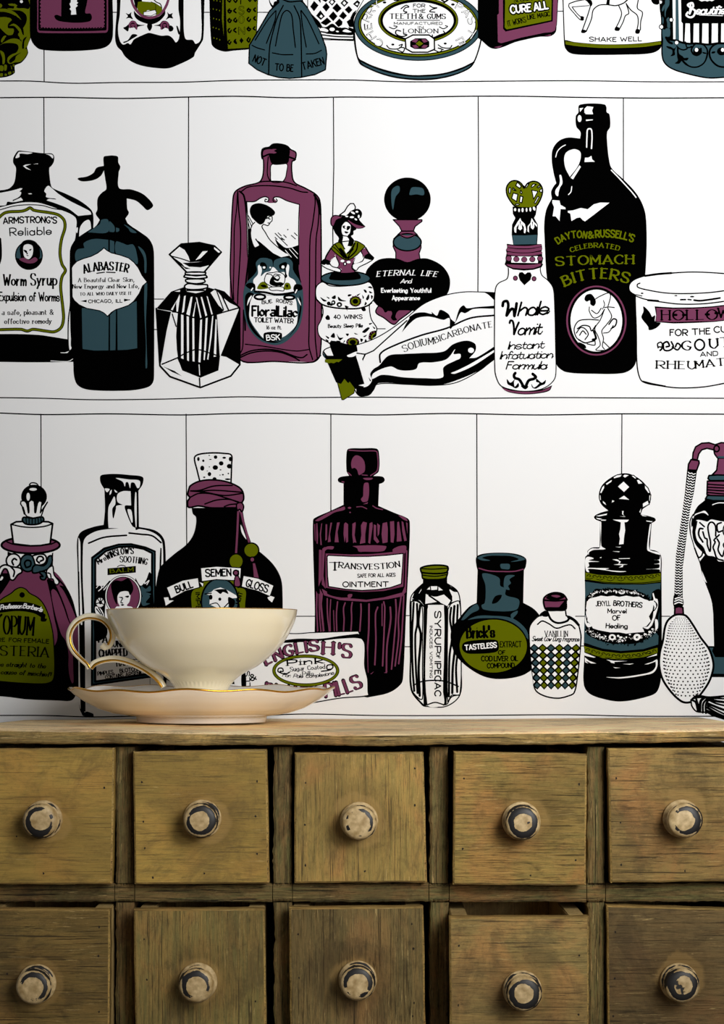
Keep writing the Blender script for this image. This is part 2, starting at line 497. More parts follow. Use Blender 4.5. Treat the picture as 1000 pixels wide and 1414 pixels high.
K k 2 370,200 372,120 400,102 440,95 480,65 560,66 620,85 650,115 705,150 695,220 668,235 665,340 690,440 800,500 900,560 940,620 952,800 955,1400 945,2140 870,2215 500,2208 150,2190 120,1900 60,1400 62,1100 85,600 110,530 200,480 345,438 380,370 385,220
F w 468,265 615,260 612,350 600,400 570,432! 465,432! 455,370
K k 1.4 468,265 615,260 612,350 600,400 570,436 465,436 455,370
F k 430,100 480,62 560,66 620,85 645,120 640,190 625,250 540,268 470,260 445,200 440,170 515,150 490,130 515,115 470,112 440,112
L k 3 385,115 430,105 470,105
L k 2.4 378,190 440,165 480,165
L k 2.4 635,190 700,215
L k 3 375,205 370,150 385,110
L k 1.6 432,190 425,280 425,370 450,430
L k 1.8 340,440 400,432 560,434 640,450 710,475
L k 1.8 170,530 230,490 350,475 500,478 650,500 760,535 820,540
L k 2.4 150,530 190,570 212,700 225,900 232,1150 238,1200 215,1400 200,1600 205,1900
L k 1.6 128,545 120,700 98,900 95,1200 88,1500 92,1600
L k 1.8 132,530 140,700 155,850 160,950 158,1100 135,1500 130,1640
L k 1.8 892,570 895,650 870,850 845,1000 840,1400 835,1900 835,2060 870,2190
L k 1.8 900,580 930,700 925,850 905,1000 900,1400 895,1950 915,2170
L k 2.8 885,565 930,640 950,760
L k 1.6 188,1700 185,1950 178,2080 150,2140
L k 1.6 205,2038 400,2060 700,2105 835,2090
L k 2 155,2150 260,2105 400,2088 550,2105 700,2160 770,2170 815,2140
L k 2 155,2170 260,2125 400,2105 550,2118 680,2165 740,2200
L k 1.6 878,2215 950,2150
- label | picture label with a bathing lady
F w 218,632! 300,630 350,600 400,585 430,600 425,640 480,645 520,635 490,600 540,588 620,620 740,660! 735,1200! 235,1200!
L k 1.6 218,632 300,630 350,600 400,583 435,600 430,630 400,630 405,608 418,612
L k 1.6 740,660 620,625 540,588 490,590 480,620 500,640 520,625 510,605
L k 1.4 220,632 230,800 236,1000 240,1200
L k 1.4 740,660 733,800 732,1000 736,1250
F k 235,900! 265,900 262,960 280,1040 300,1085! 345,1062! 300,1000! 350,1030 480,1140! 560,1180! 700,1150! 733,1180! 733,1300! 750,1400 760,1430! 225,1430! 235,1300!
F k 500,1000 560,1060 620,1090 733,1060! 733,1250! 600,1130 540,1090
F w 440,1085! 560,1120 600,1160! 540,1142 480,1105!
F k 250,720 270,670 330,648 400,660 470,700 500,740 480,770 420,780 390,840 350,858 300,820 265,780
L k 1.4 420,780 410,800 465,775 470,820 455,835 430,868 405,862 385,855
L k 1.4 385,855 370,880 400,930 450,1010 550,1100 610,1140
L k 1.4 300,835 270,870 258,920 265,1000 300,1085 345,1062 310,1000
J k 1.6 430,795 450,805
J k 1.4 430,842 445,845
L k 1.2 235,770 280,850
L k 1.2 235,800 270,880
L k 1.2 235,840 250,900
J k 1.2 500,945 620,1065
J k 1.2 530,940 560,970
J k 1.2 585,960 610,985
J k 1.2 500,985 520,1005
J k 1.6 520,1030 600,1100
J k 1.2 660,965 700,1000
J k 1.2 690,940 718,968
J k 1.6 560,990 590,1010
E k 625,908 7,7
E k 572,1000 9,9
J w .8 640,1100 720,1190
J w .8 600,1110 660,1180
J w .8 660,1080 725,1150
@ 310 345 7.143
F t 185,480 195,380 230,310 290,250 320,200 310,130 350,85 400,80 430,85 470,105 480,180 492,110 540,85 620,80 670,120 678,200 740,300 770,380 778,470 775,600 740,760 670,850 600,910 520,940 440,930 360,900 290,840 230,750 200,650
F k 205,460 240,420 290,440 250,560 245,680 290,770 360,860 400,890 510,905 600,880 660,820 715,720 730,640 745,560 740,450 760,500 755,620 720,740 640,850 520,915 410,905 310,840 240,740 210,620
F w 330,160 350,150 370,200 360,260 400,225 450,210 480,170 540,220 590,220 610,250 605,180 590,150 630,145 640,170 635,260 690,300 710,350 705,420 500,450 320,415 300,370 285,300 330,240
F k 360,125 400,130 420,170 400,200 375,190 385,165 350,160
F k 540,150 600,120 620,140 600,210 620,260 600,280 590,200 550,190
E w 392,175 14,12
E w 578,170 16,16
E w 452,175 9,9
F k 210,350 250,325 300,340 300,400 240,380
F k 680,390 700,340 760,350 770,390 720,410 710,440
F w 250,560 260,500 300,440 400,445 500,455 600,455 690,470 715,560 715,720 660,800 560,868 400,878 330,810 250,680
L k 3 300,412 400,420 500,440 600,435 690,420
EB w 3 350,465 52,24
EB w 3 640,470 50,20
F w 225,550 235,490 265,450 270,460 240,520
F w 720,470 745,510 755,550 735,520
J w 1.6 265,400 280,378
J w 1.6 700,425 715,395
F o 325,385 350,330 390,315 425,350 430,380
F o 590,390 600,330 640,330 655,385
F k 355,350 400,345 420,370 380,370
F k 605,350 630,345 620,375
B w 1.2 395,290 420,235 480,225 530,218 590,250 595,310 570,350 500,370 440,350 400,320
B w 1.2 440,375 500,365 580,370 585,405 520,400 460,400
F k 480,260 450,300 450,340 510,360 590,340 560,320 510,320 490,300 530,310 550,270 520,290
L k 1.2 420,240 460,245 480,260 500,240 550,250
L k 1.4 500,260 530,255 545,280 515,295 500,280
F k 395,820 560,820 560,880 480,905 395,890
- lettering |
T k s 32 2 -5 370,532 472,520 | BUE
T k s 32 2 6 512,518 664,545 | ROER'S
T k g 96 3.2 0 275,652 515,652 | Floral
T k g 96 3.2 0 530,655 715,662 | Lilac
T k s 42 1.6 0 296,712 470,716 | TOILET
T k s 42 1.6 0 495,716 678,724 | WATER
T k s 32 1.6 0 416,782 560,782 | 16 oz ft.
T w h 50 1.4 0 418,892 545,886 | BSK
= printed_faceted_decanter | printed faceted clear glass decanter with jewel stopper
@ 210 325 6.431
P w 155,170 260,78 420,65 555,95 615,150 465,325 490,375 475,420 500,455 640,505 775,645 780,1150 700,1250 430,1352 160,1255 72,1160 40,650 170,500 285,460 285,430 300,400 285,360 305,325
P k 240,100 270,75 420,65 555,95 550,120 590,155 605,150 590,185 500,230 340,240 325,190 290,130
P k 270,245 380,240 500,228 580,190 520,262 430,285 330,278
P k 155,170 265,250 290,280 345,298 300,300 180,200
J k 2.4 155,170 260,78 420,65 555,95 615,150 465,325
J k 2.4 155,170 305,325
L k 1.6 170,185 250,205 340,235
P w 385,222 450,142 495,140 430,205
P w 555,110 575,120 608,150 590,150
L k 1.4 305,325 380,330 465,325
K k 2.2 300,350 385,355 470,350 475,330 300,330
K k 2.2 285,370 385,385 488,375 475,355 390,360 300,350
K k 2.2 300,395 350,388 460,392 470,415 390,430 305,415
K k 2.2 290,450 320,430 400,437 490,440 490,465 400,482 300,475
L k 2 310,490 390,490 465,490
P k 285,460 300,480 310,500 390,515 470,495 490,460 560,480 520,510 590,620 640,670 577,705 590,900 603,1080 590,1200 430,1265 268,1200 225,1090 215,900 220,800 175,690 215,590 245,520 200,500 170,500
P k 285,460 170,500 40,650 165,665 215,585
P k 42,655 170,680 130,850 85,1110 72,1160 55,1000
P k 560,480 640,505 775,640 690,600 620,545 575,490
P k 775,650 610,1070 660,1080 780,1150
P w 200,500 250,485 248,502
P w 215,590 245,525 248,550 230,680 218,680
P w 175,685 230,690 218,810
P w 150,840 215,920 218,1000 230,1080 85,1145 110,1000
P w 530,515 560,490 630,640 640,665 600,620
P w 582,705 765,655 612,1050 600,900
P w 265,690 285,540 300,535 285,680
P w 305,700 345,548 360,545 335,715
P w 360,720 388,590 390,600 372,730
P w 390,550 400,555 440,730 428,735
P w 432,548 445,548 490,710 475,720
P w 485,540 495,545 540,700 528,705
P w 258,695 280,705 280,1100 258,1090
P w 308,715 328,720 328,1118 312,1110
P w 358,735 375,738 378,1122 360,1118
P w 428,748 445,742 438,1000 430,1130 412,1125
P w 478,730 495,725 480,1000 468,1110 458,1105
P w 535,715 545,715 530,900 500,1105 490,1100 505,1000
P w 565,745 575,750 570,1075 548,1080
J k 2 60,650 160,665 240,690 370,730 430,745 540,710 770,645
J k 1.8 230,1085 300,1045 380,1015 430,1018 600,1075
P w 240,1125 268,1200 140,1172
P w 605,1085 660,1090 750,1145 590,1200
P w 90,1172 200,1210 400,1262 418,1280 418,1340 160,1245
P w 770,1160 700,1245 432,1340 428,1280 600,1210
J k 2.4 40,650 72,1160 160,1255 430,1352 700,1250 780,1150 778,645 640,505 560,480
J k 2 90,1145 235,1085
J w 1.2 418,1150 424,1240
J k 2 422,1270 426,1350
J k 2 600,490 680,665
J k 1.6 575,495 635,660
J k 1.6 180,700 215,810
P k 100,1165 200,1205 265,1250 180,1215
= printed_heart_flask | printed black heart flask with round ball stopper
@ 505 235 6.431
E k 371,260 207,195
F t 232,180 270,142 300,145 300,190 265,240 243,350 230,290
F t 390,200 410,155 450,150 510,165 517,220 450,215 392,220
Q p 1.6 245,440 500,440 500,455 440,500 425,540 455,570 490,620 492,690 475,740 485,800 372,822 268,800 268,730 245,680 250,610 290,570 320,540 300,500
J k 1.8 320,541 425,541
L k 1.8 290,568 372,580 455,568
EB t 2 370,640 124,76
F p 300,568! 370,582 450,566! 430,590 371,603 320,595
L k 1.6 295,572 370,603 450,572
F k 0,920 40,850 130,790 270,784 372,822! 470,786 560,788 680,850 745,950 745,1050 715,1115 640,1200 400,1250 100,1200! 40,1120
B p 1.8 120,1205 90,1250 100,1275 160,1310 250,1370 300,1330 410,1245 380,1240 300,1240 200,1245 160,1220
F k 100,1150! 500,1150! 410,1245 330,1235 285,1255 265,1300 278,1330 245,1335 225,1310 235,1270 215,1240 175,1265 150,1230 105,1200
- lettering | white lettering on black
T w i 44 1.2 14 100,945 630,946 | ETERNAL LIFE
T w c 36 .9 0 310,1003 402,1003 | And
T w g 36 1.3 0 140,1085 580,1085 | Everlasting Youthful
T w g 36 1.3 0 236,1152 480,1152 | Appearance
= printed_sleeping_pill_jar | printed white flowered jar topped by a lady in a feathered hat
@ 430 370 7.692
B w 1.5 120,150 60,190 45,260 60,340 110,390 125,480 100,560 70,620 75,700 110,750 190,800 215,830 140,870 125,920 170,970 240,990 400,980 500,880 600,800 680,700 695,640 640,550 620,460 620,390 665,330 665,230 610,150 400,190 200,190
L k 2.2 60,340 110,385 200,415 350,432 500,430 600,400 640,370
L k 1.5 110,750 200,800 350,825 500,820
EB t 2 365,112 262,76
F k 188,100 215,80 230,45 480,45 500,75 525,100 500,118 360,132 200,125
F t 205,835 250,850 330,855 330,890 250,870
F t 130,910 180,955 250,970 330,975 320,992 230,990 150,960
L k 2 215,830 250,868 330,885
L k 2 128,890 170,940 250,965 330,970
F k 95,310 130,330 165,350 130,355
F k 160,305 195,320 185,328
F k 215,315 255,290 258,325 230,330
F k 285,305 320,335 370,350 330,355 290,345
F k 385,295 400,280 430,285 400,305
F k 480,290 520,270 510,285 490,300
F k 540,285 560,315 550,330
F k 610,280 615,320 595,345 580,330
F k 600,205 630,195 650,215 620,215
F k 555,230 580,235 590,262 570,260
F k 615,245 650,265 620,268
F k 635,290 655,300 640,335
F k 575,360 590,380 565,400
F k 530,430 560,410 580,450 550,460
F k 355,400 400,415 380,430 385,460
E k 185,378 20,22
E k 235,368 22,26
E k 210,390 20,14
E w 232,368 8,9
E k 298,390 30,28
E w 298,392 11,10
F k 150,525 175,500 195,520 195,550 160,550
E k 468,355 62,56
EO o 2 468,355 38,34
E p 415,325 7,7
E p 440,305 7,7
E p 472,298 7,7
E p 505,310 7,7
E p 525,335 7,7
E p 525,370 7,7
E p 505,395 7,7
E p 475,408 7,7
E p 440,400 7,7
E p 415,380 7,7
F k 150,720 190,740 180,755
F k 205,730 240,690 250,740
F k 270,700 300,740 340,740 300,770
F k 365,700 400,700 385,725
F k 455,690 495,705 465,705
F k 540,680 600,630 620,640 570,690
F k 550,730 590,710 570,735
F k 612,590 650,585 620,605
F k 650,620 680,640 670,650
F k 520,750 530,790 550,760
F k 565,790 575,755 590,780
F k 210,770 225,810 240,790
F k 265,775 290,815 310,780
F k 340,800 350,770 360,775
F k 150,755 185,775 175,795
E k 440,790 70,52
EO o 2 440,790 42,34
E p 385,780 7,7
E p 405,755 7,7
E p 437,745 7,7
E p 470,752 7,7
E p 492,775 7,7
E p 380,805 7,7
F k 610,760 620,690 660,668 690,670 690,720 650,750
E p 665,680 7,7
E p 640,690 7,7
E p 622,715 7,7
E p 618,745 7,7
L o 2 672,695 645,720 645,750
T k s 40 2.4 0 240,540 540,538 | 40 WINKS
T k g 36 1.2 0 180,636 545,630 | Beauty Sleep Pills
- lady_figure | ink drawn lady with olive shawl and plum dress
@ 430 270 10
F k 250,1130 290,1060 350,1040 560,1040 630,1060 680,1110 675,1150 450,1172 250,1150
B w 1.4 130,940 200,900 290,980 390,1010 410,1050 390,1060 270,1030 180,990
B w 1.4 860,870 800,830 740,850 700,910 580,945 570,1000 620,1035 660,990 780,930
F p 270,730 330,790 310,850 270,890 260,930 190,885 210,830
F p 750,730 690,770 720,840 800,800
F p 330,800 400,850 600,860 640,820 590,890 570,940 565,1000 605,1050 400,1065 420,1020 370,990 390,950 340,850
L k 1.5 345,850 385,950 360,990 410,1030 400,1065
L k 1.5 610,880 575,940 560,1000 605,1050
L k 2 270,730 210,830 190,880
L k 1.5 325,840 265,920
L k 2 750,720 800,800 860,860
L k 1.6 690,770 715,850
F k 130,940 170,880 250,900 285,945 230,960 200,950 180,960
F k 860,865 800,800 730,840 740,870 780,880 830,890
F w 320,850 345,880 375,960 350,990 290,960 260,930
F w 640,820 690,800 710,850 700,900 600,940 590,920
F k 290,430! 320,380 400,300 500,310 620,400 620,470 585,490 580,540 550,560 590,620 560,700 500,700 480,740 400,740 370,640 380,590 330,520
F w 425,420 480,365 540,410 540,470 530,520 500,560 520,600 500,700 485,755 430,650 440,570 420,500
F w 325,555 360,590 350,600 325,590
F k 435,420 470,418 460,440 475,460 440,450
F k 490,440 500,420 540,430 520,470 490,480
F k 455,500 480,495 515,510 480,525
F k 415,500! 440,545 500,560 520,600 490,570 440,560 
F o 370,650 290,700 285,745 420,860 490,890 590,850 720,730 740,705 700,670 610,630 580,670 500,790 480,800 430,700
L k 1.4 290,700 360,760 440,850
L k 1.6 330,680 390,760 450,860
L k 4 400,740 440,790 480,860
L k 1.6 580,740 540,790 500,870
L k 2 640,660 620,760 510,870
L k 2.4 600,660 560,740 500,800
K k 1.4 370,650 290,700 285,745 420,860 490,890 590,850 720,730 740,705 700,670 610,630
E w 430,905 28,18
E w 515,920 28,18
EB w 1.4 465,945 18,24
F p 275,400 275,320 310,285 370,280 430,305 350,340 310,430
K k 1.5 275,400 275,320 310,280 370,280 430,305 350,340 305,425
Q w 1.6 390,270 460,220 500,150 540,112 585,112 610,160 600,200 545,230 480,290
F k 400,290 480,280 540,220 600,190 660,190 700,240 690,300 660,330 750,432! 700,455 620,455 560,400 450,320
F p 505,340 600,395 740,435! 640,452 560,400
E w 575,240 32,14 30
E w 630,225 20,14
E w 655,290 14,24
E w 560,300 30,14
E w 490,290 22,10
E w 615,330 20,12 30
E w 565,185 12,16
= printed_powder_tube | printed crumpled white tube with olive cap, lying before the jar
@ 470 390 4.348
B w 1.4 0,440 0,400 60,380 100,375 200,340 290,290 400,210 500,130 620,80 740,58 850,58 925,62! 925,450! 850,520 700,600 560,618 400,612 220,612 180,670 120,682 95,660 70,600
F k -60,355 60,375! 95,375 100,420 85,480 145,620 90,640 20,600 -10,520 -30,470
P o -60,450 -10,470 10,480 0,500 -60,485
F k 0,400 20,385 60,378 95,378 100,430 60,445 20,435
P k -30,480 60,440 95,440 145,610 90,640 50,660
Q o 1 -50,540 5,605 25,575 45,600 55,590 88,635 82,665 20,705 10,705 -20,590
P k -95,440 20,440 90,590 80,620 60,590 50,605 25,570 5,610 -25,600
P o -92,462 12,462 -10,480 -20,476 -40,486 -55,482 -70,486 -92,480
F w 40,440 60,430 100,415 110,425 80,445 50,448
F w 125,420 150,430 130,480 150,560 175,590 160,600 110,480
J k 1.8 100,425 150,432 200,410 300,320 400,230
L k 2 150,430 128,490 150,550 180,590
P w 95,445 120,430 180,600 165,630 110,618 150,608
L k 3 420,210 440,200 480,190
F k 370,300! 400,240 440,190 500,180 550,190 548,178 580,200 600,165 650,190 665,220 690,240! 715,160 740,138 760,155 820,148 925,140! 925,158! 800,160 750,185 725,180 695,235 660,280 655,215 620,225 560,210 520,205 460,215 420,245
L k 2.4 240,480 240,430 300,390 480,320 640,275 780,215 925,198
F k 860,58! 925,62! 925,108! 890,75
F k 232,500 290,440 380,430 480,425 620,415 680,370 760,350 810,370 812,410 775,455! 820,450 925,385! 925,465! 850,520 720,580 600,615 420,612 230,605 200,650 170,680 120,682 100,665 95,635! 160,625 190,590 180,550 200,520
F w 190,580 200,545 300,505 350,525 400,530 455,520 475,485 560,480 640,460 690,400 680,430 720,430 720,455 690,470 620,510 615,570 500,575 380,570 250,555
E w 785,408 18,16
F w 665,545 700,530 780,490 925,405! 925,418! 800,500 690,548
- lettering |
T k r 38 1.3 8 385,418 560,370 | SODIUM
T k r 34 1.3 10 572,364 912,268 | BICARBONATE
= printed_bitters_jug | printed tall black jug with ring handle and olive lettering
@ 745 130 6.667
F k 360,110 380,95 480,85 600,95 618,120 620,165 645,185 652,300 625,350 625,450 640,590 665,680 780,790 890,910 960,1040 985,1180 985,1500 950,1900 895,2100 888,2300 890,2460 850,2530 760,2570 500,2575 250,2560 170,2510 150,2450 130,2000 70,1700 48,1350 45,1180 65,1060 115,960! 108,900 130,850 155,820! 130,720 113,600 125,500 180,430 260,400 375,408! 378,350 340,300 335,200 358,170
F w 228,590 250,535 320,507 375,530 380,590 350,670 280,760! 240,680
L w 1.2 150,580 165,530 200,490 240,468
P w 288,770 370,655 382,670 310,785
F w 185,745 200,745 212,820 190,860 178,900 170,940 148,920 150,880 180,840 190,800
L w 1.2 268,925 290,900 298,852
P w 120,975 185,980 195,1020 240,1045 240,1060 195,1058 185,1168 150,1125 122,1125 135,1040 118,1000
P w 262,1075 310,1070 380,1048 445,1060 500,1015 560,998 645,1000 560,1065 420,1172 400,1160 375,1135 345,1140 295,1168 285,1100 262,1090
P w 415,135 440,112 498,118 485,150 495,185 430,185 415,170
P w 370,130 405,125 375,165
E w 370,225 18,32
P w 428,235 495,232 490,240 430,248
L w 1.8 435,488 438,390 445,325 475,322 485,380 480,500
P w 415,625 420,585 450,585 480,568 485,600 510,622
L w 1.6 662,700 740,780 850,900 890,950
@ 745 310 6.667
E p 525,885 278,322
E k 525,885 262,308
E w 525,885 238,285
- drawn_figure |
F k 415,690 430,650 475,640 510,680 520,720 500,750 470,735 465,700 435,710
L k 1.4 510,690 560,660 640,630 655,660 630,760
L k 1.4 460,760 460,800 500,860 560,840 600,780
L k 1.4 480,790 530,820 570,770
L k 1.2 590,700 600,740 580,780
L k 1.4 690,765 640,760 600,765
L k 1.4 630,770 665,850 620,920 575,980 590,1050 580,1120 600,1150
L k 1.4 600,780 560,880 510,960 540,1030 560,1110 520,1155 600,1160
L k 1.6 545,880 440,875 360,890 320,960 340,1040 380,1070
L k 1.8 350,960 400,930 460,940 480,980 520,930
L k 1.6 340,1000 380,950 420,960 450,1010 420,1060
L k 1.6 370,1020 400,980 430,1010
L k 2 360,1060 420,1090 470,1080 510,1070
F k 360,1085 420,1110 430,1140 380,1120
L k 1.5 590,1080 640,1130
L k 3 500,980 520,1050 490,1060
L k 1.5 510,1060 510,1110 440,1100
L k 2 640,920 680,870 710,880 700,930 660,960
L k 1.4 590,1000 640,990 680,930
- lettering | olive lettering on black
T o s 58 2.2 30 172,180 430,128 | DAYTON
T o s 58 2.2 0 455,126 498,122 | &
T o s 62 2.2 22 520,120 858,160 | RUSSELL'S
T o r 40 2 38 292,256 730,240 | CELEBRATED
T o r 76 4.4 6 156,378 865,360 | STOMACH
T o r 88 4.2 60 235,568 812,540 | BITTERS
= printed_whale_bottle | printed white bottle with olive heart stopper and script lettering
@ 675 240 8.837
P k 290,400 590,400 575,500 555,540 600,620 600,740 590,870 300,870 280,740 285,620 325,540 295,490
B o 2 432,175 470,120 540,92 610,110 655,180 650,260 600,370 550,410 450,415 330,400 270,340 222,250 220,160 270,95 340,85 400,120
P k 432,180 400,120 440,150 490,105
Q w 1.6 350,100 398,150 380,178 330,145
Q w 1.4 445,165 470,125 495,118 460,170
Q w 1.4 518,160 540,125 580,128 530,165
Q w 1.4 590,165 620,140 632,150 605,172
Q w 1.4 630,190 655,185 650,230 620,215
Q w 1.4 525,200 600,215 548,310
Q w 1.4 600,275 615,285 570,365 555,355
Q w 1.4 260,165 270,180 262,240 245,235 248,175
Q w 1.4 295,170 335,205 320,205 292,190
Q w 1.6 300,235 355,250 340,340 280,300
Q w 1.4 392,200 408,230 400,245 385,230
Q w 1.6 385,270 418,280 405,355 375,345
EB w 1.4 350,375 26,9
E w 322,438 14,20
E w 370,445 11,22
E w 413,442 13,26
E w 462,440 11,25
E w 508,435 12,26
E w 555,425 15,25 -20
P w 385,540 400,575 440,610 458,680 445,725 430,720 430,650 400,610 408,670 385,690 360,670 370,610 340,650 335,722 315,710 310,660 350,590
P w 525,540 555,590 590,620 590,650 555,610 558,650 540,680 515,660 510,610 490,650 492,715 472,700 475,640 510,600
P k 378,580 392,580 388,650
P k 525,580 540,590 540,650
P t 290,742 592,732 580,868 440,875 305,868
J k 2.4 292,740 440,742 592,734
B w 1.4 240,1140! 240,1230 220,1285 130,1330 90,1380 75,1480 72,1700 76,2400 110,2530 160,2595 300,2640 440,2655 600,2640 720,2590 800,2510 820,2420 818,2200 800,1500 780,1380 720,1300 650,1240 630,1180 630,1140!
J w 2 245,1142 625,1142
Q k 1 225,860 300,870 640,862 645,880 650,915 640,950 648,980 650,1010 655,1060 648,1100 660,1105 640,1140 540,1170 430,1178 300,1165 230,1135 200,1105 215,1060 210,1030 225,970 215,930 232,900
L p 3.2 240,885 340,895 500,895 632,875
L p 4.4 235,925 340,940 500,940 635,915
L p 3.6 235,972 340,985 500,985 640,965
P p 215,1105 300,1110 430,1115 560,1108 640,1095 630,1125 540,1155 430,1160 300,1150 235,1125
P w 275,1008 495,1012 600,1005 600,1090 275,1085
E k 245,1035 38,36
E p 245,1035 31,29
E k 337,1043 38,36
E p 337,1043 31,29
E k 433,1048 38,36
E p 433,1048 31,29
E k 532,1045 38,36
E p 532,1045 31,29
E k 627,1035 38,36
E p 627,1035 29,27
P k 435,1362 380,1300 362,1240 375,1205 410,1200 443,1228 475,1203 510,1205 525,1240 510,1295
E k 325,1275 30,32
E p 325,1275 20,22
E k 553,1282 30,32
E p 553,1282 20,22
@ 675 380 8.318
F k 140,1275! 250,1315 420,1330 600,1315 730,1265! 700,1325 600,1355 420,1370 250,1350 180,1320
F p 160,1298 260,1328 420,1340 600,1330 710,1285 690,1318 590,1345 420,1362 270,1345 190,1325
- lettering |
L k 4 160,355 170,310 210,300 225,350 205,465
L k 4 205,465 260,390 285,395 295,470
L k 4 295,470 310,400 320,325
T k c 150 2.7 0 335,465 670,450 | hale
L k 3 240,550 250,522 275,530 290,610 290,680
L k 3 290,680 320,600 345,545
T k c 130 2.3 0 335,688 595,675 | omit
T k c 86 1.6 0 222,852 625,838 | Instant
T k c 86 1.6 0 130,965 725,952 | Infatuation
T k c 86 1.8 0 200,1080 655,1078 | Formula
L k 4 305,1125 290,1150 300,1180 350,1200 400,1280
L k 4 505,1135 540,1170 520,1190 460,1210 425,1280
F k 370,1275 420,1265 455,1280 420,1312
F k 210,1195 250,1235 300,1195 290,1230 300,1280 340,1240 345,1280 310,1300 260,1275 215,1250
F k 655,1205 610,1235 550,1190 545,1225 580,1240 520,1290 490,1250 500,1290 540,1305 600,1270 645,1250
= printed_ointment_pot | printed white ointment pot with a plum banner, right edge of the middle shelf
@ 860 360 7.143
B w 1.8 125,340! 70,300 65,240 110,190 220,150 450,125 720,112 1100,135 1300,160! 1300,1150! 1000,1210 800,1245 560,1255 380,1235 200,1195 160,1130 140,1000 135,700 125,400
L k 3 220,150 350,132 480,122
L k 1.8 170,222 145,235 150,262 250,290 420,318 600,325 850,315 1050,290
L k 1.8 120,345 220,380 400,410 560,428 800,425 1050,395
J k 1.4 130,335 190,348
L k 3 250,390 350,398
E k 192,322 14,8
E k 525,345 16,6
E k 685,355 22,8
J k 2.2 572,385 620,384
J k 2 645,383 675,386
L k 2.6 705,390 760,395 850,385 960,368
F k 205,450 260,500 290,555! 320,540 320,600 375,615 330,665 260,685 250,650 185,560 205,500
P k 315,450 500,462 700,460 880,450 1050,430 1200,410 1200,580 1050,588 900,605 700,615 500,620 320,605 330,540
P p 332,465 500,475 700,472 880,462 1200,425 1200,565 900,595 700,600 500,605 325,598 335,540
L k 2 200,1190 300,1215 420,1238
- lettering |
T k r 92 2.4 0 385,585 930,578 | HOLLO
T k r 90 2.4 0 945,560 1250,545 | WAY
J k 3.4 505,535 530,535
J k 3.4 595,535 615,535
J k 3.4 820,530 850,530
J k 3.4 915,518 940,518
T k s 58 2.2 0 468,738 638,738 | FOR
T k s 56 2.2 0 688,730 862,722 | THE
T k s 56 2.2 0 905,708 1150,700 | CURE
L k 2 350,860 345,820 380,805 395,850 360,850
L k 2.6 370,885 385,870 400,820 440,800 460,840 430,850 
L k 2.4 400,820 410,880 460,885 500,850 480,800
L k 2.4 490,850 540,880 570,840 540,815 520,850
T k r 84 2.6 0 590,880 672,878 | G
T k s 100 2.6 0 718,882 805,878 | O
T k r 90 2.6 0 865,866 940,860 | U
T k r 90 2.6 0 965,850 1060,845 | T
T k s 42 2 0 768,945 935,935 | AND
T k r 72 2.8 0 335,1060 720,1068 | RHEU
T k r 68 2.8 0 720,1060 1130,1015 | MATIC
= printed_tonic_bottle | printed plum flask with olive label and round stopper at the left edge, lowest shelf
@ 0 655 8.082
F p -60,1200! 0,1100 90,1020 250,1060 520,1090 600,1080 720,1220 800,1400 850,1650 880,2400 -60,2400!
@ 0 800 7.067
P k -60,900 700,600 770,900 745,1100 700,1180 560,1180 250,1170 100,1150 -60,1135
F p -60,0! 90,-20 250,-30 440,-10 520,-30 600,30 680,140 730,300 770,480 778,700 770,950 750,1080 550,700 -60,1000!
L k 2.4 560,-10 640,80 700,200 735,330 765,450 775,600 778,760 770,930 750,1090
F k 460,0 520,20 580,130 640,280 690,430 760,520 770,700 775,950 750,1100 700,1180 560,1182 250,1170 100,1150 -60,1135! -60,985! 0,990 150,1010 300,1020 440,1020 515,980 535,850 530,720! 530,660 555,600 560,520 530,380 500,200 470,60
F p 500,120 520,95 560,130 620,270 680,430 740,480 768,560 770,780 720,700 715,860 718,1000 705,1015 680,950 668,850 668,720 640,600 600,540 570,450 530,300
F k 720,600 728,740 735,900 770,950 765,1010 745,1000 715,850
F k 580,60 640,80 700,200 745,380 690,250 620,110
F k -60,200! 0,150 60,70 110,-10! 90,-60! 0,-60! -60,0!
- label | olive label with black lettering
B o 1.6 -60,260! 20,190 110,135 150,100 200,80 250,95 290,135 370,180 430,250 480,370 515,520 530,700 535,870 520,980 480,1010 400,1020 250,1015 100,1005 -60,990!
E k 216,152 27,27
F k -60,245! 0,232 120,218 220,218 320,235 400,268 420,300 425,330! 445,345 440,380 460,385 445,410 400,408 398,368! 340,335 250,315 150,310 50,320 -60,335!
L k 3 -20,390 0,360 15,345
T w c 42 1.3 6 5,295 205,282 | Professor
T w c 42 1.3 6 222,278 404,316 | Barber's
T k r 170 2.6 0 38,530 180,532 | OPI
T k r 170 2.6 0 188,534 322,544 | UM
T k s 34 2 4 -20,608 205,613 | RE FOR
T k s 38 2 4 238,616 475,626 | FEMALE
T k r 90 2 4 -22,740 470,758 | ISTERIA
T k i 42 1.8 4 -20,850 440,868 | es straight to the
T k i 42 1.8 4 10,925 490,950 | cause of mischief!
- stopper |
@ 0 655 8.082
EB p 3 342,790 325,92
Q w 2.6 122,560 180,530 350,520 540,530 588,550 560,775 450,795 340,798 150,775
L k 2 80,755 150,780 340,800 560,780 625,755
L k 2 130,560 250,585 380,592 500,580 588,552
B w 1.8 330,120 345,98 380,95 410,105 425,130
E k 380,250 144,135
Q w 1.8 230,330 235,300 270,295 295,320 320,430 320,310 350,285 380,300 395,430 420,320 440,295 470,310 450,430 530,310 490,380 460,470 370,488 300,470 270,430 255,370
F k 300,310 322,320 330,430 310,435
F k 388,310 415,320 405,430 382,430
E w 370,167 42,16
E w 315,250 20,45
L k 3 255,370 275,440
B t 2.4 250,510 265,480 370,490 470,475 490,510 440,550 350,562 280,550
J k 1.6 290,490 295,550
J k 1.6 325,492 325,558
J k 1.6 360,494 358,560
J k 1.6 395,494 395,560
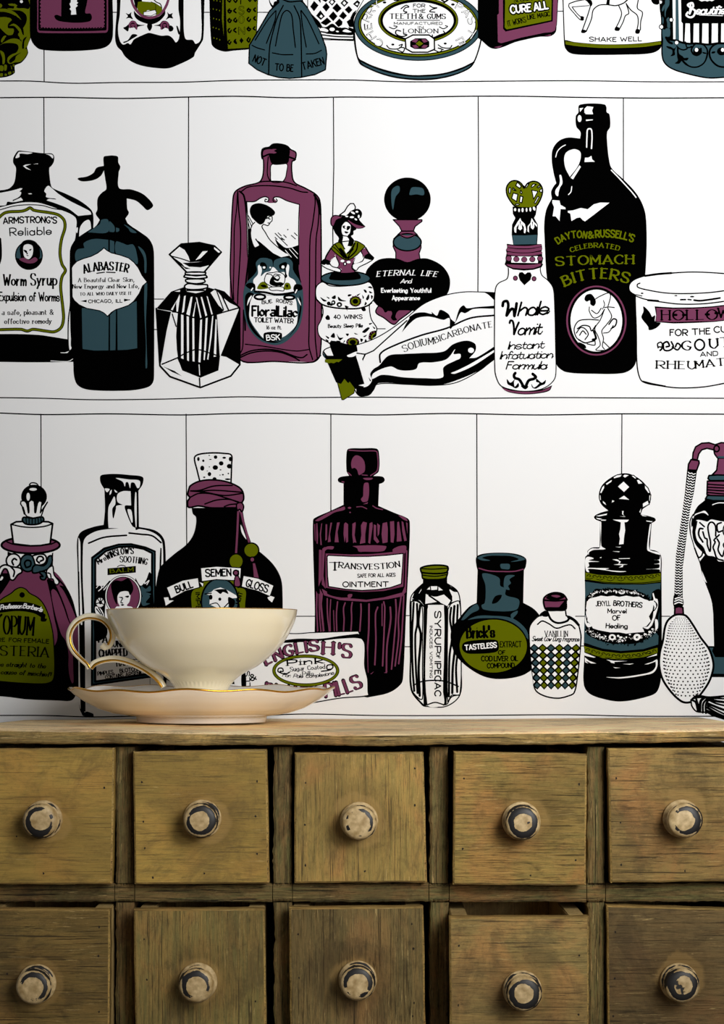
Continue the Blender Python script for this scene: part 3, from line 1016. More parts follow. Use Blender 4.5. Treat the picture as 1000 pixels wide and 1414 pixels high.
J k 1.6 425,490 430,550
J k 1.6 455,485 462,540
P k 85,860 130,880 130,920 80,960
P k 580,880 595,870 590,1030 575,1000
EB t 2.4 310,990 84,96
L k 2.6 300,1040 340,1020 340,970 300,960 275,990 290,1040
EB w 2.4 150,965 80,78
L k 2.6 150,1010 135,970 160,940 185,955
B w 2.4 -20,1080! 10,1030 60,1010 130,1030 230,1050 245,1090 200,1120 150,1180 115,1170 100,1120 75,1060 50,1055 30,1080 0,1140
L k 2.4 120,1030 160,1080 150,1140
B w 2.4 360,910! 440,890 500,900 520,950 490,1000 400,1010 380,960
L k 2.6 440,990 410,960 430,920 470,920 485,950 450,970
B t 2.4 370,1100 365,1040 400,1010 480,1020 520,990 540,920 575,910 582,980 540,1050 480,1080
B t 2.4 440,1090 500,1090 520,1130 500,1175 460,1170 450,1140 480,1140
B w 2 520,1080 560,1030 590,1025 605,1120 660,1200 640,1232 610,1220 590,1170 540,1160
L k 2 535,1100 560,1110 570,1150
B w 2 -20,1190! 20,1130 45,1150 20,1190
= printed_balm_bottle | printed clear balm bottle with teal bordered label, half hidden by the cup
@ 100 645 6.9
P w 300,200 630,200 630,560 830,620 880,720 890,1500 850,2320 60,2320 50,640 300,560
F k 265,90 290,72 410,65 540,75 670,95 670,160 630,225! 632,400 635,570! 780,600 850,650 882,720 890,1000 885,1500 862,1500 865,1000 862,760 840,680 760,620 640,590 605,600 600,580! 570,560 520,450 500,370 560,365! 555,230! 480,230 430,260 430,330 480,360! 420,370 415,400 390,490 380,400 410,350 400,280 370,330 345,380 340,500 345,580! 440,583! 250,605 150,650 110,700 100,800 100,1100 115,1400 125,2330! 90,2330! 60,1400 48,900 45,700 80,620 200,570 298,550! 310,400 305,210! 270,150
F w 415,105 540,118 640,130 640,190 620,200 590,150 560,150 550,200 530,145 510,145 500,185 480,140
F w 310,205 355,210 330,240
F w 375,215 370,250 355,265 358,235
F w 400,215 430,240 410,240
F w 600,240 610,245 612,560 605,575 592,400
F w 525,405 560,410 575,520 565,530
F w 58,675 75,720 78,1000 95,1500 80,1500 65,1100
L k 1.8 60,1000 70,1500 85,2330
L k 2.4 155,725 300,670 515,650
L k 2.4 540,628 650,640 760,655 845,720
F k 838,770 850,775 845,1000 838,1330 830,1000
L k 1.6 858,1300 850,1500
F k 740,1900! 745,2130 800,2130 860,2100 870,1500 890,1500 885,2200 800,2330 650,2330 730,2250
F k 60,2250! 100,2370 130,2330 200,2350! 200,2380 130,2370 80,2330
- label | teal bordered label with an oval portrait
Q k 1 182,860 300,770 440,732 560,728 700,760 792,800 792,1996 180,2082
Q t 1 195,868 310,785 440,745 560,740 690,770 782,808 782,1985 192,2068
Q w 3 218,885 320,800 440,762 560,756 680,780 760,820 760,1966 218,2043
T k r 44 1.5 0 250,925 325,882 | Mrs
T k r 56 1.7 20 335,882 580,826 | WINSLOW'S
T k r 54 1.8 8 456,905 708,930 | SOOTHING
P k 335,965 605,942 605,1005 335,1030
T o r 34 2.2 0 362,1008 580,990 | BALM
J k 1.2 430,950 445,940 465,935 490,938 505,945
F k 220,1140 300,1130 360,1080 330,1200 310,1400 330,1600 220,1650
F k 600,1060 650,1130 700,1080 735,1000 760,1050 762,1500 650,1500
F t 655,1130 700,1160 740,1130 745,1180 700,1190 750,1210 680,1240 660,1200
F t 660,1240 740,1230 700,1290 740,1300 670,1320
L w 1.2 230,1150 260,1120 280,1150 250,1180
L w 1.2 660,1110 690,1070 690,1110 730,1080 710,1120
L w 1.2 290,1150 340,1090
L w 1.2 300,1170 350,1110
E w 265,1290 38,44
E k 268,1290 16,18
J k 1.4 268,1290 240,1255
J k 1.4 268,1290 295,1255
J k 1.4 268,1290 268,1245
J k 1.4 268,1290 232,1300
J k 1.4 268,1290 300,1310
F w 220,1330 260,1340 290,1380 300,1420 250,1430 220,1380
L k 1.6 230,1350 270,1400
L k 1.6 250,1340 290,1410
E k 485,1230 176,202
E w 485,1230 170,196
E k 485,1230 160,186
E p 485,1230 152,178
F w 430,1240 440,1180 500,1170 550,1200 545,1280 520,1320 570,1335 600,1400 380,1400 420,1330 450,1325 435,1290
F k 375,1180 370,1120 410,1080 470,1085 530,1060 570,1110 580,1170 550,1220 530,1185 460,1190 430,1230 425,1310 400,1270 385,1220
F k 440,1240 480,1238 475,1250
F k 500,1232 540,1225 530,1245
L k 1.4 480,1250 462,1290 480,1295
F k 460,1312 480,1305 495,1312 478,1322
@ 100 840 6.25
T k r 60 2.6 0 208,290 300,295 | TA
T k r 50 2.4 0 320,335 450,330 | SUNB
T k r 62 2.6 0 235,420 470,410 | CHAPPED
T k r 40 2.6 0 530,455 600,470 | &
T k r 40 2.6 0 385,500 540,480 | HANDS
T k s 30 1.7 0 220,580 362,562 | PIMPLES,
T k s 30 1.7 0 412,555 600,532 | BLOTCHES
T k s 28 1.7 0 288,610 440,588 | CONTAINS
T k s 28 1.7 0 462,586 612,566 | ARSENIC
= printed_corked_jug | printed black jug with speckled cork, plum cord and ribbon banner
@ 220 615 5.556
B w 2.2 312,280! 290,190 270,95 300,70 400,58 500,62 553,75 555,150 550,300!
F k 250,480! 600,480! 620,520 640,640 670,720 700,760 800,840 880,920 930,1010 945,1100 945,1500 930,1800 500,1830 60,1800 -60,1500 -40,1200 0,950 40,900 120,830 210,760 260,690 282,610 282,550 258,525
E k 300,105 10,16
E k 338,118 9,10
E k 383,77 6,4
E k 432,90 14,14
E k 392,108 10,4
E k 475,138 18,17
E k 498,95 14,8
E k 545,105 12,18
E k 538,160 20,18
E k 430,170 21,18
E k 330,175 16,20
E k 385,220 14,16
E k 345,245 9,6
E k 470,188 7,5
E k 488,225 8,6
E k 466,228 5,4
E k 530,216 6,6
E k 424,258 16,14
E k 525,260 22,7
E k 368,196 5,3
E k 384,165 5,4
B p 2.4 225,345 240,310 310,275 410,265 520,280 610,320 640,355 648,410 635,440 620,490 590,480 400,480 300,465 225,475 218,430 235,400 220,380
L k 2 240,350 310,345 420,312 560,308
L k 2 310,352 420,345 640,360
L k 2 235,400 300,370 400,372 500,400 610,435
L k 2 240,350 350,360 500,385 640,368
L k 2 350,450 440,420 540,415 600,435
L k 2 500,470 540,455 590,450
L k 4 595,500 592,700 588,830
L p 2.8 607,480 600,650 590,825
L k 4.4 628,500 650,620 690,740
L p 3 625,500 650,600 690,740
F w 625,610 640,640 668,720 650,700 630,660
B p 2 595,450 630,440 648,470 635,510 618,490 600,500
P p 575,960 610,960 605,1000 575,1000
B p 1.6 585,1005 608,1005 622,1078 578,1078
EB o 2 590,890 55,58
EB p 2 588,978 20,20
EB o 2 706,805 58,56
EB p 1.6 714,876 18,20
P p 718,905 735,905 766,1025 728,1030
- ribbon_banner | white ribbon banner with lettering over an oval crest
P o 340,1040 600,1040 600,1120 340,1120
F o 255,1120 340,1090 320,1280 340,1500 270,1400 250,1240
F o 600,1100 660,1110 660,1200 640,1400 600,1380 620,1260
EB t 2.4 465,1200 142,180
P w 350,1140 400,1125 420,1105 470,1090 520,1110 590,1150 600,1170 540,1175 530,1240 440,1245 385,1220 390,1150
F k 420,1110 510,1105 530,1140 490,1125 470,1140 440,1120
F k 530,1165 580,1190 570,1240 540,1240
E k 465,1180 12,13
E k 395,1165 14,20
L k 1.6 350,1140 400,1135
L k 1.6 500,1240 560,1180
L k 1.4 390,1220 440,1210 470,1245
Q w 1.4 317,940 440,928 630,940 622,1040 440,1030 326,1045
Q w 1.4 55,1090 180,1035 300,1015 310,1090 200,1120 90,1178
Q w 1.4 645,998 760,1020 880,1075 850,1160 760,1120 630,1085
P w 35,1168 70,1165 75,1190 112,1190 50,1230 45,1200
P w 830,1168 855,1155 885,1165 865,1205 840,1185
P w 310,1050 338,1060 335,1085
T k s 52 3 0 358,1006 550,1000 | SEMEN
T k s 50 3 0 135,1132 260,1088 | BULL
T k s 54 3 0 664,1080 825,1128 | GLOSS
T k s 30 1.4 0 280,1130 285,1260 | IMPE
T k s 30 1.4 0 615,1220 640,1130 | MENT
F k 575,960 610,960 610,1000 575,1000
EB p 2 588,978 20,20
B p 1.6 585,1005 608,1005 622,1078 578,1078
= printed_ridged_bottle | printed plum and black ridged apothecary bottle with square stopper
@ 425 610 6.667
F k 48,735 60,705 200,640 330,580! 330,385! 285,370 278,345 300,325 380,312! 358,270 358,100 375,65 500,60 630,62 655,90 655,270 605,315! 690,322 710,350 695,375 658,390! 650,590! 800,655 920,705 940,740 935,1000 905,1600 880,2150 860,2230 750,2310 550,2355! 300,2300 130,2200 72,2000 65,1500 50,1000
L p 1.4 380,78 500,85 620,85 640,100 642,260 580,312
L p 1.4 372,285 400,310
F p 400,200 415,150 445,125 490,140 522,185 525,270 490,300 470,305 455,260 430,240 408,245
L p 1.2 500,305 550,310
F p 510,335 600,335 580,350 530,350
F p 310,365 340,368 330,378
F p 520,385 560,382 555,540 510,555 490,530 500,515 510,500
P p 510,575 555,555 550,572
F p 70,725 180,660 300,610 340,598 340,625 250,650 180,690 100,730
L p 1.4 600,590 630,610 690,625
L p 1.2 450,600 500,598 545,618
E p 385,608 16,9
E p 390,650 8,6
F p 835,675 900,700 920,730 880,715
P p 80,750 88,750 95,860 92,940 82,935 78,840
P p 60,760 68,755 72,920 65,900
P p 125,755 132,750 122,860 130,950 118,950 112,850
P p 165,760 180,760 178,900 162,910
P p 210,745 225,745 205,850 212,920 185,925 195,860
P p 270,745 295,742 275,830 285,925 248,925 255,850
P p 335,755 350,742 372,760 372,920 355,930 350,870 340,930 330,850
P p 412,755 440,740 442,760 432,860 448,930 430,925 420,935 410,860
P p 490,770 510,735 545,745 530,850 530,930 480,940 495,860
P p 570,750 595,740 598,780 575,940 558,930
P p 608,760 630,770 628,870 660,920 640,935 608,900
P p 640,750 665,770 658,850 645,870
P p 690,750 730,740 738,800 735,925 690,935 680,850
P p 758,735 795,730 800,850 790,930 765,925
P p 825,740 840,735 858,850 865,915 820,920
P p 865,730 880,740 912,910 890,915 870,820
P p 905,740 920,750 918,850
F p 415,960 720,960 700,1005 520,1012 470,1010 455,980
F p 785,990 850,960 905,960 900,1020 880,1030 790,1020
F p 140,990 180,965 240,965 230,990 180,990 150,1010
@ 425 750 6.667
P p 110,60 130,65 130,330 100,400 105,60
P p 135,50 160,35 145,300 165,420 130,380
P p 165,95 400,105 600,100 890,70 880,400 700,440 500,450 300,430 165,410
P p 905,60 918,70 905,450 870,490 740,515 540,540 300,525 150,480 130,420 200,460 400,510 540,522 700,500 870,455 893,400
F k 200,420 330,445 420,445 400,490 300,500 180,465
F p 370,475 410,470 400,500 375,505
F k 620,465 720,455 830,420 810,460 700,485
P p 112,420 140,470 130,560 155,810 140,815 115,600
P p 78,440 92,470 88,600 98,810 86,815 76,600
L p 1.5 105,470 108,650 122,812
L p 1.8 180,510 182,650 200,812
L p 1.4 212,520 205,650 208,812
L p 1.8 275,540 265,650 268,812
L p 1.2 238,620 245,812
L p 1.8 345,550 330,600 335,700 330,810
L p 1.8 410,545 402,600 405,700 398,805
L p 2 490,560 492,620 480,810
L p 2.2 565,560 562,800 550,1000 552,1190
L p 2 645,590 625,650 628,900 618,1120
L p 2 700,540 710,600 690,1130
L p 1.4 685,560 685,760
L p 2.2 760,590 765,700 730,950 725,1190
L p 2 810,520 815,650 800,850 772,1160
L p 2 860,490 835,700 838,850 805,1130
L p 2 885,480 875,700 862,900 838,1110
P p 575,1205 610,1180 590,1205
P p 700,1195 735,1180 730,1195
- label | white label with black lettering
Q w 1.6 178,125 190,112 400,122 560,122 720,112 880,95 875,200 862,375 760,410 640,428 500,436 350,425 192,400 182,300
T k r 70 2.6 -10 200,238 300,238 | T
T k r 48 2 -22 285,222 848,215 | RANSVESTION
T k s 30 1.9 0 460,316 806,306 | SAFE FOR ALL AGES
T k s 44 3 0 326,402 742,400 | OINTMENT
= printed_pill_tin | printed flat pill tin with plum lettering, behind the saucer rim
@ 330 850 5
P w 30,130 500,120 820,108 830,130 870,200 900,500 905,545 800,565 400,630 0,680 -40,400
L k 1.4 20,128 100,132 180,120 220,118 400,125 500,118 820,108
F k 0,200! 240,180 400,160 560,160 700,140 820,125! 850,140 880,200 890,380 900,470 915,500 905,550 890,540 885,440 865,350 865,200 840,160 700,160 560,175 400,185 200,195 0,220
L k 1.6 905,548 860,558 700,570 550,595 350,630 0,680
F k 20,400 45,400 50,500 40,520 20,500
T k s 30 1.6 0 78,500 72,385 | ILLS
T k s 40 1.8 0 85,450 120,440 | &
T k r 70 5 20 190,340 548,240 | ENGLIS
T k r 78 5 0 580,262 650,265 | H
T k r 90 5 0 690,285 770,290 | 'S
T p r 66 3.2 20 192,338 547,239 | ENGLIS
T p r 74 3.2 0 581,261 649,264 | H
T p r 86 3.2 0 691,283 769,288 | 'S
T k r 66 5 -12 180,530 590,560 | BEAUTY
T k r 90 5 -14 600,560 850,490 | PILLS
T p r 62 3 -12 182,528 588,558 | BEAUTY
T p r 84 3 -14 602,557 848,488 | PILLS
E k 462,380 232,112
E o 462,380 227,107
E k 462,380 213,93
E w 462,380 208,88
T k r 38 3.4 0 335,345 580,328 | Pink
T k s 36 3.4 0 338,344 578,327 | Pink
T k r 28 1.1 0 356,385 594,366 | Sugar Coated
T k r 28 1.1 0 440,416 516,414 | Pills
T k c 24 .9 -16 300,420 655,405 | For Pale Complexions
L k 1.8 290,395 270,385 275,365 300,365 305,385 285,385
L k 1.8 275,390 320,405 350,390 335,400
L k 1.8 640,370 610,370 610,345 640,340 650,355 630,375 570,385
= printed_ipecac_bottle | printed clear hexagonal bottle with olive cap and upright lettering
@ 560 770 6.577
B w 1.6 155,240! 100,290 50,360 42,520 45,900 52,1200 150,1335 180,1350 370,1350 495,1245 505,1000 503,500 490,350 460,290 385,240!
F k 155,160! 380,160! 385,240 460,290 480,310 440,310 400,290 430,380 380,440 345,430 200,430! 190,1345! 165,1340 165,430! 130,390 60,370! 90,300 155,240
P k 165,420 205,430 200,1345 165,1335
P k 350,430 385,430 375,1340 340,1345
P w 185,330 220,345 300,350 350,335 410,390 380,440 300,400 180,420
P w 195,290 220,265 225,290
P w 230,260 290,260 288,290 235,295
P w 300,265 340,295 300,300
F k 190,310 270,330 350,310 300,350 240,350
J k 2.4 215,345 310,410
P w 425,325 465,315 485,380 425,385
P w 120,325 145,285 145,295 125,325
F w 200,470 220,440 270,430 320,440 350,470 350,900 340,1200 345,1335 200,1335
F k 60,380 100,375 160,425 165,450 120,410 70,400
F k 380,440 420,405 490,390 490,400 420,420
B w 1.6 52,400! 100,395 150,440 155,700 155,1040 155,1280 130,1285 60,1200 48,900
B w 1.6 385,470! 420,415 490,400 500,700 495,1240 420,1250 385,1310 380,900
L k 3 75,410 70,500 60,700 65,1000 80,1210
L k 3 105,420 108,600 90,700 95,1000 110,1230
L k 3.4 135,430 118,600 140,700 120,1000 130,1255
L k 3 415,455 405,560 425,700 400,900 395,1260
L k 3.4 445,440 435,600 450,800 430,1000 425,1230
L k 3 475,430 470,600 480,800 460,1000 470,1220
L k 2 70,1160 150,1125 260,1115 370,1125 480,1170
L k 1.8 200,1335 270,1315 345,1335
L k 1.6 380,1330 420,1265 495,1245
L k 1.8 52,1200 80,1250 165,1340
B o 2.2 150,150 160,190 270,200 360,190 375,170 378,130 150,130
L k 1.6 160,160 270,170 370,155
B o 2.4 140,120 140,95 200,75 300,68 380,80 388,105 370,135 270,145 150,135
L k 1.6 150,100 250,105 388,95
T k s 52 3 0 268,490 268,862 | SYRUP
T k s 30 2 0 282,862 282,915 | OF
T k s 52 3 0 268,945 268,1255 | IPECAC
T k s 22 1.3 0 222,620 222,1092 | INDUCES VOMITING
= printed_cod_oil_flask | printed round teal flask with olive oval label
@ 630 755 5.556
F k 155,80 200,55 330,45 460,55 535,90 535,150 520,180! 515,430! 600,480 660,560 700,700 690,850 600,930 500,990 330,1015 200,990 60,900 -20,800 -40,650 30,540 100,460 158,430! 165,180! 155,140
F t 165,85 220,60 330,52 450,62 530,95 480,110 420,115 480,95 420,72 330,68 250,70 200,85 260,105 200,105
F t 340,135 370,130 410,135 408,170 375,172 345,165
L p 1.6 175,165 250,185 360,190 450,188 515,172
F t 200,210 240,205 330,240 340,300 380,320 380,370 480,405 475,470 440,490 330,495 210,480 195,450 220,430 225,300
F k 275,435 300,380 350,370 340,400 310,430
F t 365,300 380,225 450,220 410,250 420,280 400,300 410,330 380,325
F t 40,560 100,480 158,440 175,480 120,510 60,560
F t 90,560 170,530 290,530 400,540 470,570 540,640 555,710 500,650 400,580 290,550 170,550
F t 420,520 470,490 470,510 440,545 430,560
E k 290,762 262,215
E o 285,762 258,203
T k r 84 4 0 85,698 292,692 | Brick's
F k 55,740 120,720 280,712 320,725 325,790 290,812 120,822 70,812 45,780
T w s 36 1.9 0 70,792 310,770 | TASTELESS
T k s 42 1.7 0 338,770 500,768 | EXTRACT
T k s 28 1.7 0 325,825 375,825 | OF
T k s 36 1.7 0 195,876 275,876 | COD
T k s 36 1.7 0 292,876 395,876 | LIVER
T k s 36 1.7 0 422,874 472,874 | OIL
T k s 34 1.9 0 240,930 445,926 | COMPOUND
= printed_harlequin_bottle | printed small white bottle with a harlequin diamond body and plum cap
@ 630 755 5.556
F k 640,525 680,490 700,500 720,560 770,600 700,570
B w 2 698,490! 700,530 640,530 590,570 562,620 560,700 570,850 590,1000 610,1100 680,1145 780,1162 860,1145 905,1120 930,1000 958,700 950,640 930,580 880,540 845,530! 838,485!
F w 655,530 690,545 740,560 740,580 690,560
L k 3 700,500 730,560 780,585 850,570 870,545
L k 2 625,595 660,570 710,590 770,625 840,605 880,600 912,628
L k 3.6 860,540 900,560 940,600
B p 2.4 672,400 700,370 760,352 820,365 850,405 845,415 840,480 770,488 695,485 678,460
F k 690,395 720,365 765,355 810,365 830,390 760,410
F p 730,375 770,370 800,380 770,390
L k 2.6 675,410 760,415 850,408
F k 800,450 840,410 842,480 690,485 690,465 790,462
T k r 42 1 0 680,688 855,688 | VANILLIN
T k c 34 1.1 0 582,722 940,725 | Sweet Cow Dung Fragrance
X diamonds 566,748 954,748 914,1092 596,1092 6 6
= printed_healing_bottle | printed black bottle with faceted glass stopper and teal and olive label
@ 795 645 8
F k 105,1000 135,960 130,930 180,890 265,885! 270,600! 215,575 205,545 260,510 360,480! 290,420 258,350 262,270 300,190 400,110 500,72 600,75 720,140 800,230 832,300 820,400 740,465! 720,520! 870,560 885,590 840,620! 820,910! 900,930 945,980 950,1150 945,2300 900,2480 780,2540 500,2590 300,2560 150,2500 90,2400 95,2100 105,1500
Q w 1.4 415,110 460,85 520,78 500,110 420,132
Q w 1.4 515,100 540,78 595,85 590,95 545,122
Q w 1.4 605,92 640,90 675,120 660,135
Q w 1.4 670,140 700,135 750,185 690,190
Q w 1.4 760,190 800,230 825,290 800,290 762,235
Q w 1.4 810,310 832,305 820,395 808,370
Q w 1.4 800,365 815,410 740,450 738,400
Q w 1.4 340,205 330,180 390,140 410,140 400,165
Q w 1.4 265,285 290,220 320,190 322,230 285,295
Q w 1.4 262,305 280,310 285,380 265,360
Q w 1.4 290,360 330,390 350,435 300,400
P w 468,215 530,160 592,220 535,275
P w 480,350 535,315 592,360 535,355
P w 405,365 430,375 402,392
P w 225,540 350,512 340,530 260,545
P w 720,520 790,545 740,540
P w 705,495 725,455 715,505
P w 490,545 550,545 545,550
P w 515,485 530,485 525,520 540,540 515,520
P w 225,560 290,570 270,580 240,572
P w 285,580 340,582 330,592 280,590
P w 410,580 590,582 570,605 540,610 548,700 535,780 530,850 480,855 490,790 480,740 495,680 500,610
P w 780,590 850,600 840,608 785,600
F w 272,600 284,610 285,870 330,905 200,915 150,940 145,970 135,935 180,900 268,890
F w 822,630 832,630 815,905 920,945 935,970 800,925 790,900 800,780
P w 440,882 505,880 490,887
P w 408,930 488,932 480,940
F w 110,1010 140,990 200,1010 145,1030 260,1045 145,1052 150,1090 130,1110 370,1118 330,1130 430,1145 560,1152 500,1160 420,1155 330,1140 140,1125 150,1160 120,1150 105,1080
P w 265,1000 290,992 280,1005
P w 475,1008 600,1005 600,1012 480,1015
P w 405,1020 460,1018 500,1045 480,1070 575,1075 530,1080 520,1105 480,1108 520,1085 420,1078 475,1070 480,1045
F w 935,980 940,1030 940,1090 935,1160 925,1130 780,1128 920,1115 925,1075 870,1072 925,1060 920,1030 870,1025 925,1020
@ 795 780 8
P o 108,85 250,110 500,122 750,112 940,92 940,170 940,190 750,210 500,212 250,200 108,165
L k 1.2 108,165 300,190 500,200 750,198 940,175
L k 2.2 108,175 300,205 500,215 750,215 940,195
X swirls 120,120 930,115 150 7
P t 108,185 300,212 500,218 750,218 938,200 912,880 750,930 500,952 300,925 92,860
F k 95,860 300,930 500,958 750,935 912,885! 905,915! 750,960 500,980 300,955 92,895!
P o 90,895 300,955 500,978 750,958 905,915 905,970 750,1020 500,1045 300,1030 100,960
X swirls 110,930 895,945 1010 7
F k 120,350 180,310 220,265 300,270 420,260 560,265 660,285 740,310 800,360 830,410 850,300 930,270 935,420 915,600 915,780 870,730 760,830 660,870 500,870 400,870 250,830 130,770 110,700 105,560 115,420
P w 125,400 160,370 250,350 280,340 350,350 420,340 480,355 560,340 640,355 700,350 760,380 830,400 860,440 850,500 810,570 830,620 780,680 740,690 760,740 640,750 560,760 480,745 380,745 250,720 190,700 170,660 130,620 135,540 115,480
E w 235,300 10,14
E w 265,300 8,10
E w 300,290 10,12
E w 340,300 14,18
E w 350,290 12,14
E w 420,285 10,12
E w 450,300 10,16
E w 510,300 36,24
E k 510,300 22,12
E w 620,310 12,12
E w 655,300 20,18
E k 655,300 9,8
E w 700,315 14,10
E w 170,770 10,8
E w 205,760 8,8
E w 230,790 12,8
E w 265,770 9,9
E w 290,800 12,10
E w 330,790 10,10
E w 330,840 12,8
E w 405,800 40,34
E k 405,800 18,16
E w 470,785 14,12
E w 500,800 20,10
E w 520,840 12,12
E w 480,850 14,10
E w 680,800 42,38
E k 680,800 16,14
E w 600,770 12,8
E w 560,800 10,10
E w 770,770 18,14
E w 820,740 18,12
E w 850,710 14,10
X flecks k 130 1.9 1.6 4 130,380 200,300 300,285 420,275 560,280 660,300 760,340 820,390
X flecks k 170 1.9 1.8 5 120,700 200,780 300,830 420,860 560,860 680,850 800,800 890,720
X flecks w 90 1.0 1.3 6 150,350 220,310 300,300 420,295 560,300 660,310 760,350
X flecks w 130 1.0 1.9 7 140,720 220,780 320,810 440,825 560,815 700,800 820,760 880,710
F w 105,560 125,500 135,560 120,620 180,670 140,690 105,640
F w 850,320 860,310 880,370 905,380 910,460 890,540 870,600 830,690 790,710 740,705 750,690 800,680 850,590 860,520 870,460 820,400 860,390
L k 1.4 870,400 900,440 880,490 850,520
L k 1.4 890,420 895,460
L k 1.6 745,700 800,715 840,680
F w 880,600 905,610 910,690 890,720 880,680
L k 1.4 130,360 110,420 110,540 130,640
T k h 52 1.7 0 225,455 385,450 | JEKYLL
T k h 52 1.7 0 418,448 730,470 | BROTHERS
T k h 46 1.9 0 355,532 560,534 | Marvel
T k h 50 1.9 0 410,612 495,608 | OF
T k h 50 1.9 0 335,698 570,700 | Healing
P w 90,965 110,975 220,1020 200,1025 130,1010 92,1000
P w 100,1020 150,1060 230,1090 170,1088 140,1070 110,1060 140,1090 105,1075
P w 340,1048 430,1060 570,1062 430,1072 430,1090 390,1080 380,1065
P w 415,1130 495,1138 440,1142
P w 520,1095 645,1090 600,1102
P w 760,1100 850,1070 900,1040 880,1070 800,1098
P w 785,1025 900,980 898,1000
F w 885,1060 905,1050 900,1130 860,1190 780,1215 500,1255 340,1240 500,1240 770,1200 850,1170 885,1120
= printed_perfume_atomiser | printed perfume atomiser with dotted squeeze bulb, braided tube and tassel
@ 900 600 7.07
F k 405,780! 450,700 520,640 550,590! 900,590! 900,2300 620,2300! 610,2000 590,1650 520,1440! 470,1240 420,1080 380,940 370,850
F w 420,785 470,760 520,745 555,790 510,765 470,770 400,800! 380,850 385,950 430,1150 470,1240! 520,1175! 430,1075 400,980
F w 440,835 500,840 545,850 580,830 640,840 700,850 900,880! 900,1240! 700,1250 640,1240 600,1200 540,1190 500,1110 440,1040 425,950 430,880
L w 1.2 595,685 650,668 720,668
L k 2.2 400,820 395,880 410,900 405,960 440,1070 500,1110 490,1180 460,1200 420,1110
L k 2.2 470,860 515,900
L k 2.6 500,920 470,920 460,980 500,1050
L k 2.4 500,950 520,1010 540,1020 545,1080 570,1140 575,1050 560,980 550,900 570,860 600,860 625,900 625,990
L k 2.4 660,980 610,1030 620,1050 600,1100 610,1130 640,1210 700,1230
L k 2.4 680,860 640,880 650,950 690,940
L k 2.4 640,1020 660,1060 650,1130 690,1190 710,1130
L k 1.4 405,780 376,840 376,950 405,1060 435,1160 470,1245 490,1330 515,1425
L k 2 860,860 720,880 700,960 740,1020 700,1080 760,1160
L k 2.4 440,850 430,900 420,960 440,1040 500,1105 540,1185 610,1200 650,1245 720,1245
F w 490,1330! 520,1400 540,1450! 510,1420
@ 900 800 7.07
P t 560,660 610,660 900,660 900,930 600,930
P k 600,300 900,300 900,760 620,760 590,700 610,650
P k 560,920 900,925 900,955 560,955
L k 2 540,658 620,660
@ 900 600 7.07
Q p 2.2 400,240 405,180 430,120 490,85 560,80 620,100 680,80 900,90 900,230 640,225 615,190 608,150 540,135 490,150 460,190 445,250
EB p 2.2 635,138 26,30
Q p 2.2 385,245 460,255 465,280 440,350 355,345 360,290
Q p 2.2 650,230 900,230 900,400 590,395 635,350
Q t 2.2 560,400 640,395 900,400 900,450 570,450 550,430
Q p 2.2 545,455 900,455 900,605 600,605 540,585
L k 2 545,485 700,495 900,495
L k 2 545,515 700,522 900,522
L k 2 540,540 700,550 900,550
L k 2 540,565 700,580 900,580
Q t 2.2 545,595 900,605 900,650 600,645 525,630
P t 650,210 900,215 900,235 645,228
Q k 1 350,345 440,350 410,560 370,750 330,1060 300,1300 300,1700 220,1700 230,1400 240,1180 290,850 330,560
X braid 395,355 370,560 335,760 300,1000 272,1200 262,1420 262,1640 40 46
@ 900 800 7.07
F k 212,180 225,150 300,180 312,240 300,265 260,270 215,260
L w 1.6 230,190 265,178 300,190
L w 1.6 225,215 265,200 300,212
L w 1.6 225,240 265,225 300,235
Q p 2.4 228,275 265,265 305,275 310,340 225,345
- squeeze_bulb | dotted white bulb
B w 3 225,350 290,343 340,360 400,440 480,570 560,680 600,800 600,880 560,1000 480,1120 420,1180 350,1203 290,1190 200,1110 110,980 75,850 80,720 110,600 130,470 160,400
X bulbdots
- tassel | black and white thread tassel
F w 385,1180 440,1135 560,1150 900,1130! 900,1440! 700,1360 560,1310 450,1290 395,1250
L k 3 385,1180 440,1138 560,1152 720,1140 900,1130
L k 2 385,1190 395,1240 440,1290 540,1300 600,1330 900,1420
L k 3 400,1180 430,1200 450,1280
L k 3 430,1150 450,1220 470,1290
L k 3 410,1160 470,1150 560,1160
L k 4 520,1150 480,1190 470,1290
L k 3 550,1160 505,1210 500,1300
L k 3 565,1165 530,1220 530,1305
L k 3.4 560,1170 640,1190 720,1200 900,1230
L k 2.6 560,1180 640,1215 800,1250
L k 3.4 545,1210 640,1250 720,1280 900,1340
L k 2.4 545,1230 640,1280 720,1320
L k 3.4 540,1250 640,1310 760,1360
L k 2.4 570,1160 700,1165 900,1180
L k 3 540,1280 620,1320 720,1350
"""
# ------------------------------------------------------------------ print engine: the wallpaper's flat ink shapes
def paper(name, rgb, rough=0.75):
    m = mat(name, srgb(*rgb), rough, Specular_IOR_Level=0.25)
    nt = m.node_tree; b = nt.nodes['Principled BSDF']
    tc = nt.nodes.new('ShaderNodeTexCoord'); n = nt.nodes.new('ShaderNodeTexNoise'); n.inputs['Scale'].default_value = 900; n.inputs['Detail'].default_value = 3
    bp = nt.nodes.new('ShaderNodeBump'); bp.inputs['Strength'].default_value = 0.03; bp.inputs['Distance'].default_value = 0.0005
    nt.links.new(tc.outputs['Object'], n.inputs['Vector']); nt.links.new(n.outputs['Fac'], bp.inputs['Height']); nt.links.new(bp.outputs[0], b.inputs['Normal'])
    return m
PAPER = paper('paper_white', (240, 240, 240))
INK = {'k': mat('ink_black', srgb(2, 2, 2), 1.0, Specular_IOR_Level=0.0), 'w': PAPER, 'o': paper('ink_olive', (92, 100, 0), .9),
       'p': paper('ink_plum', (112, 56, 84), .9), 't': paper('ink_teal', (48, 74, 82), .9)}
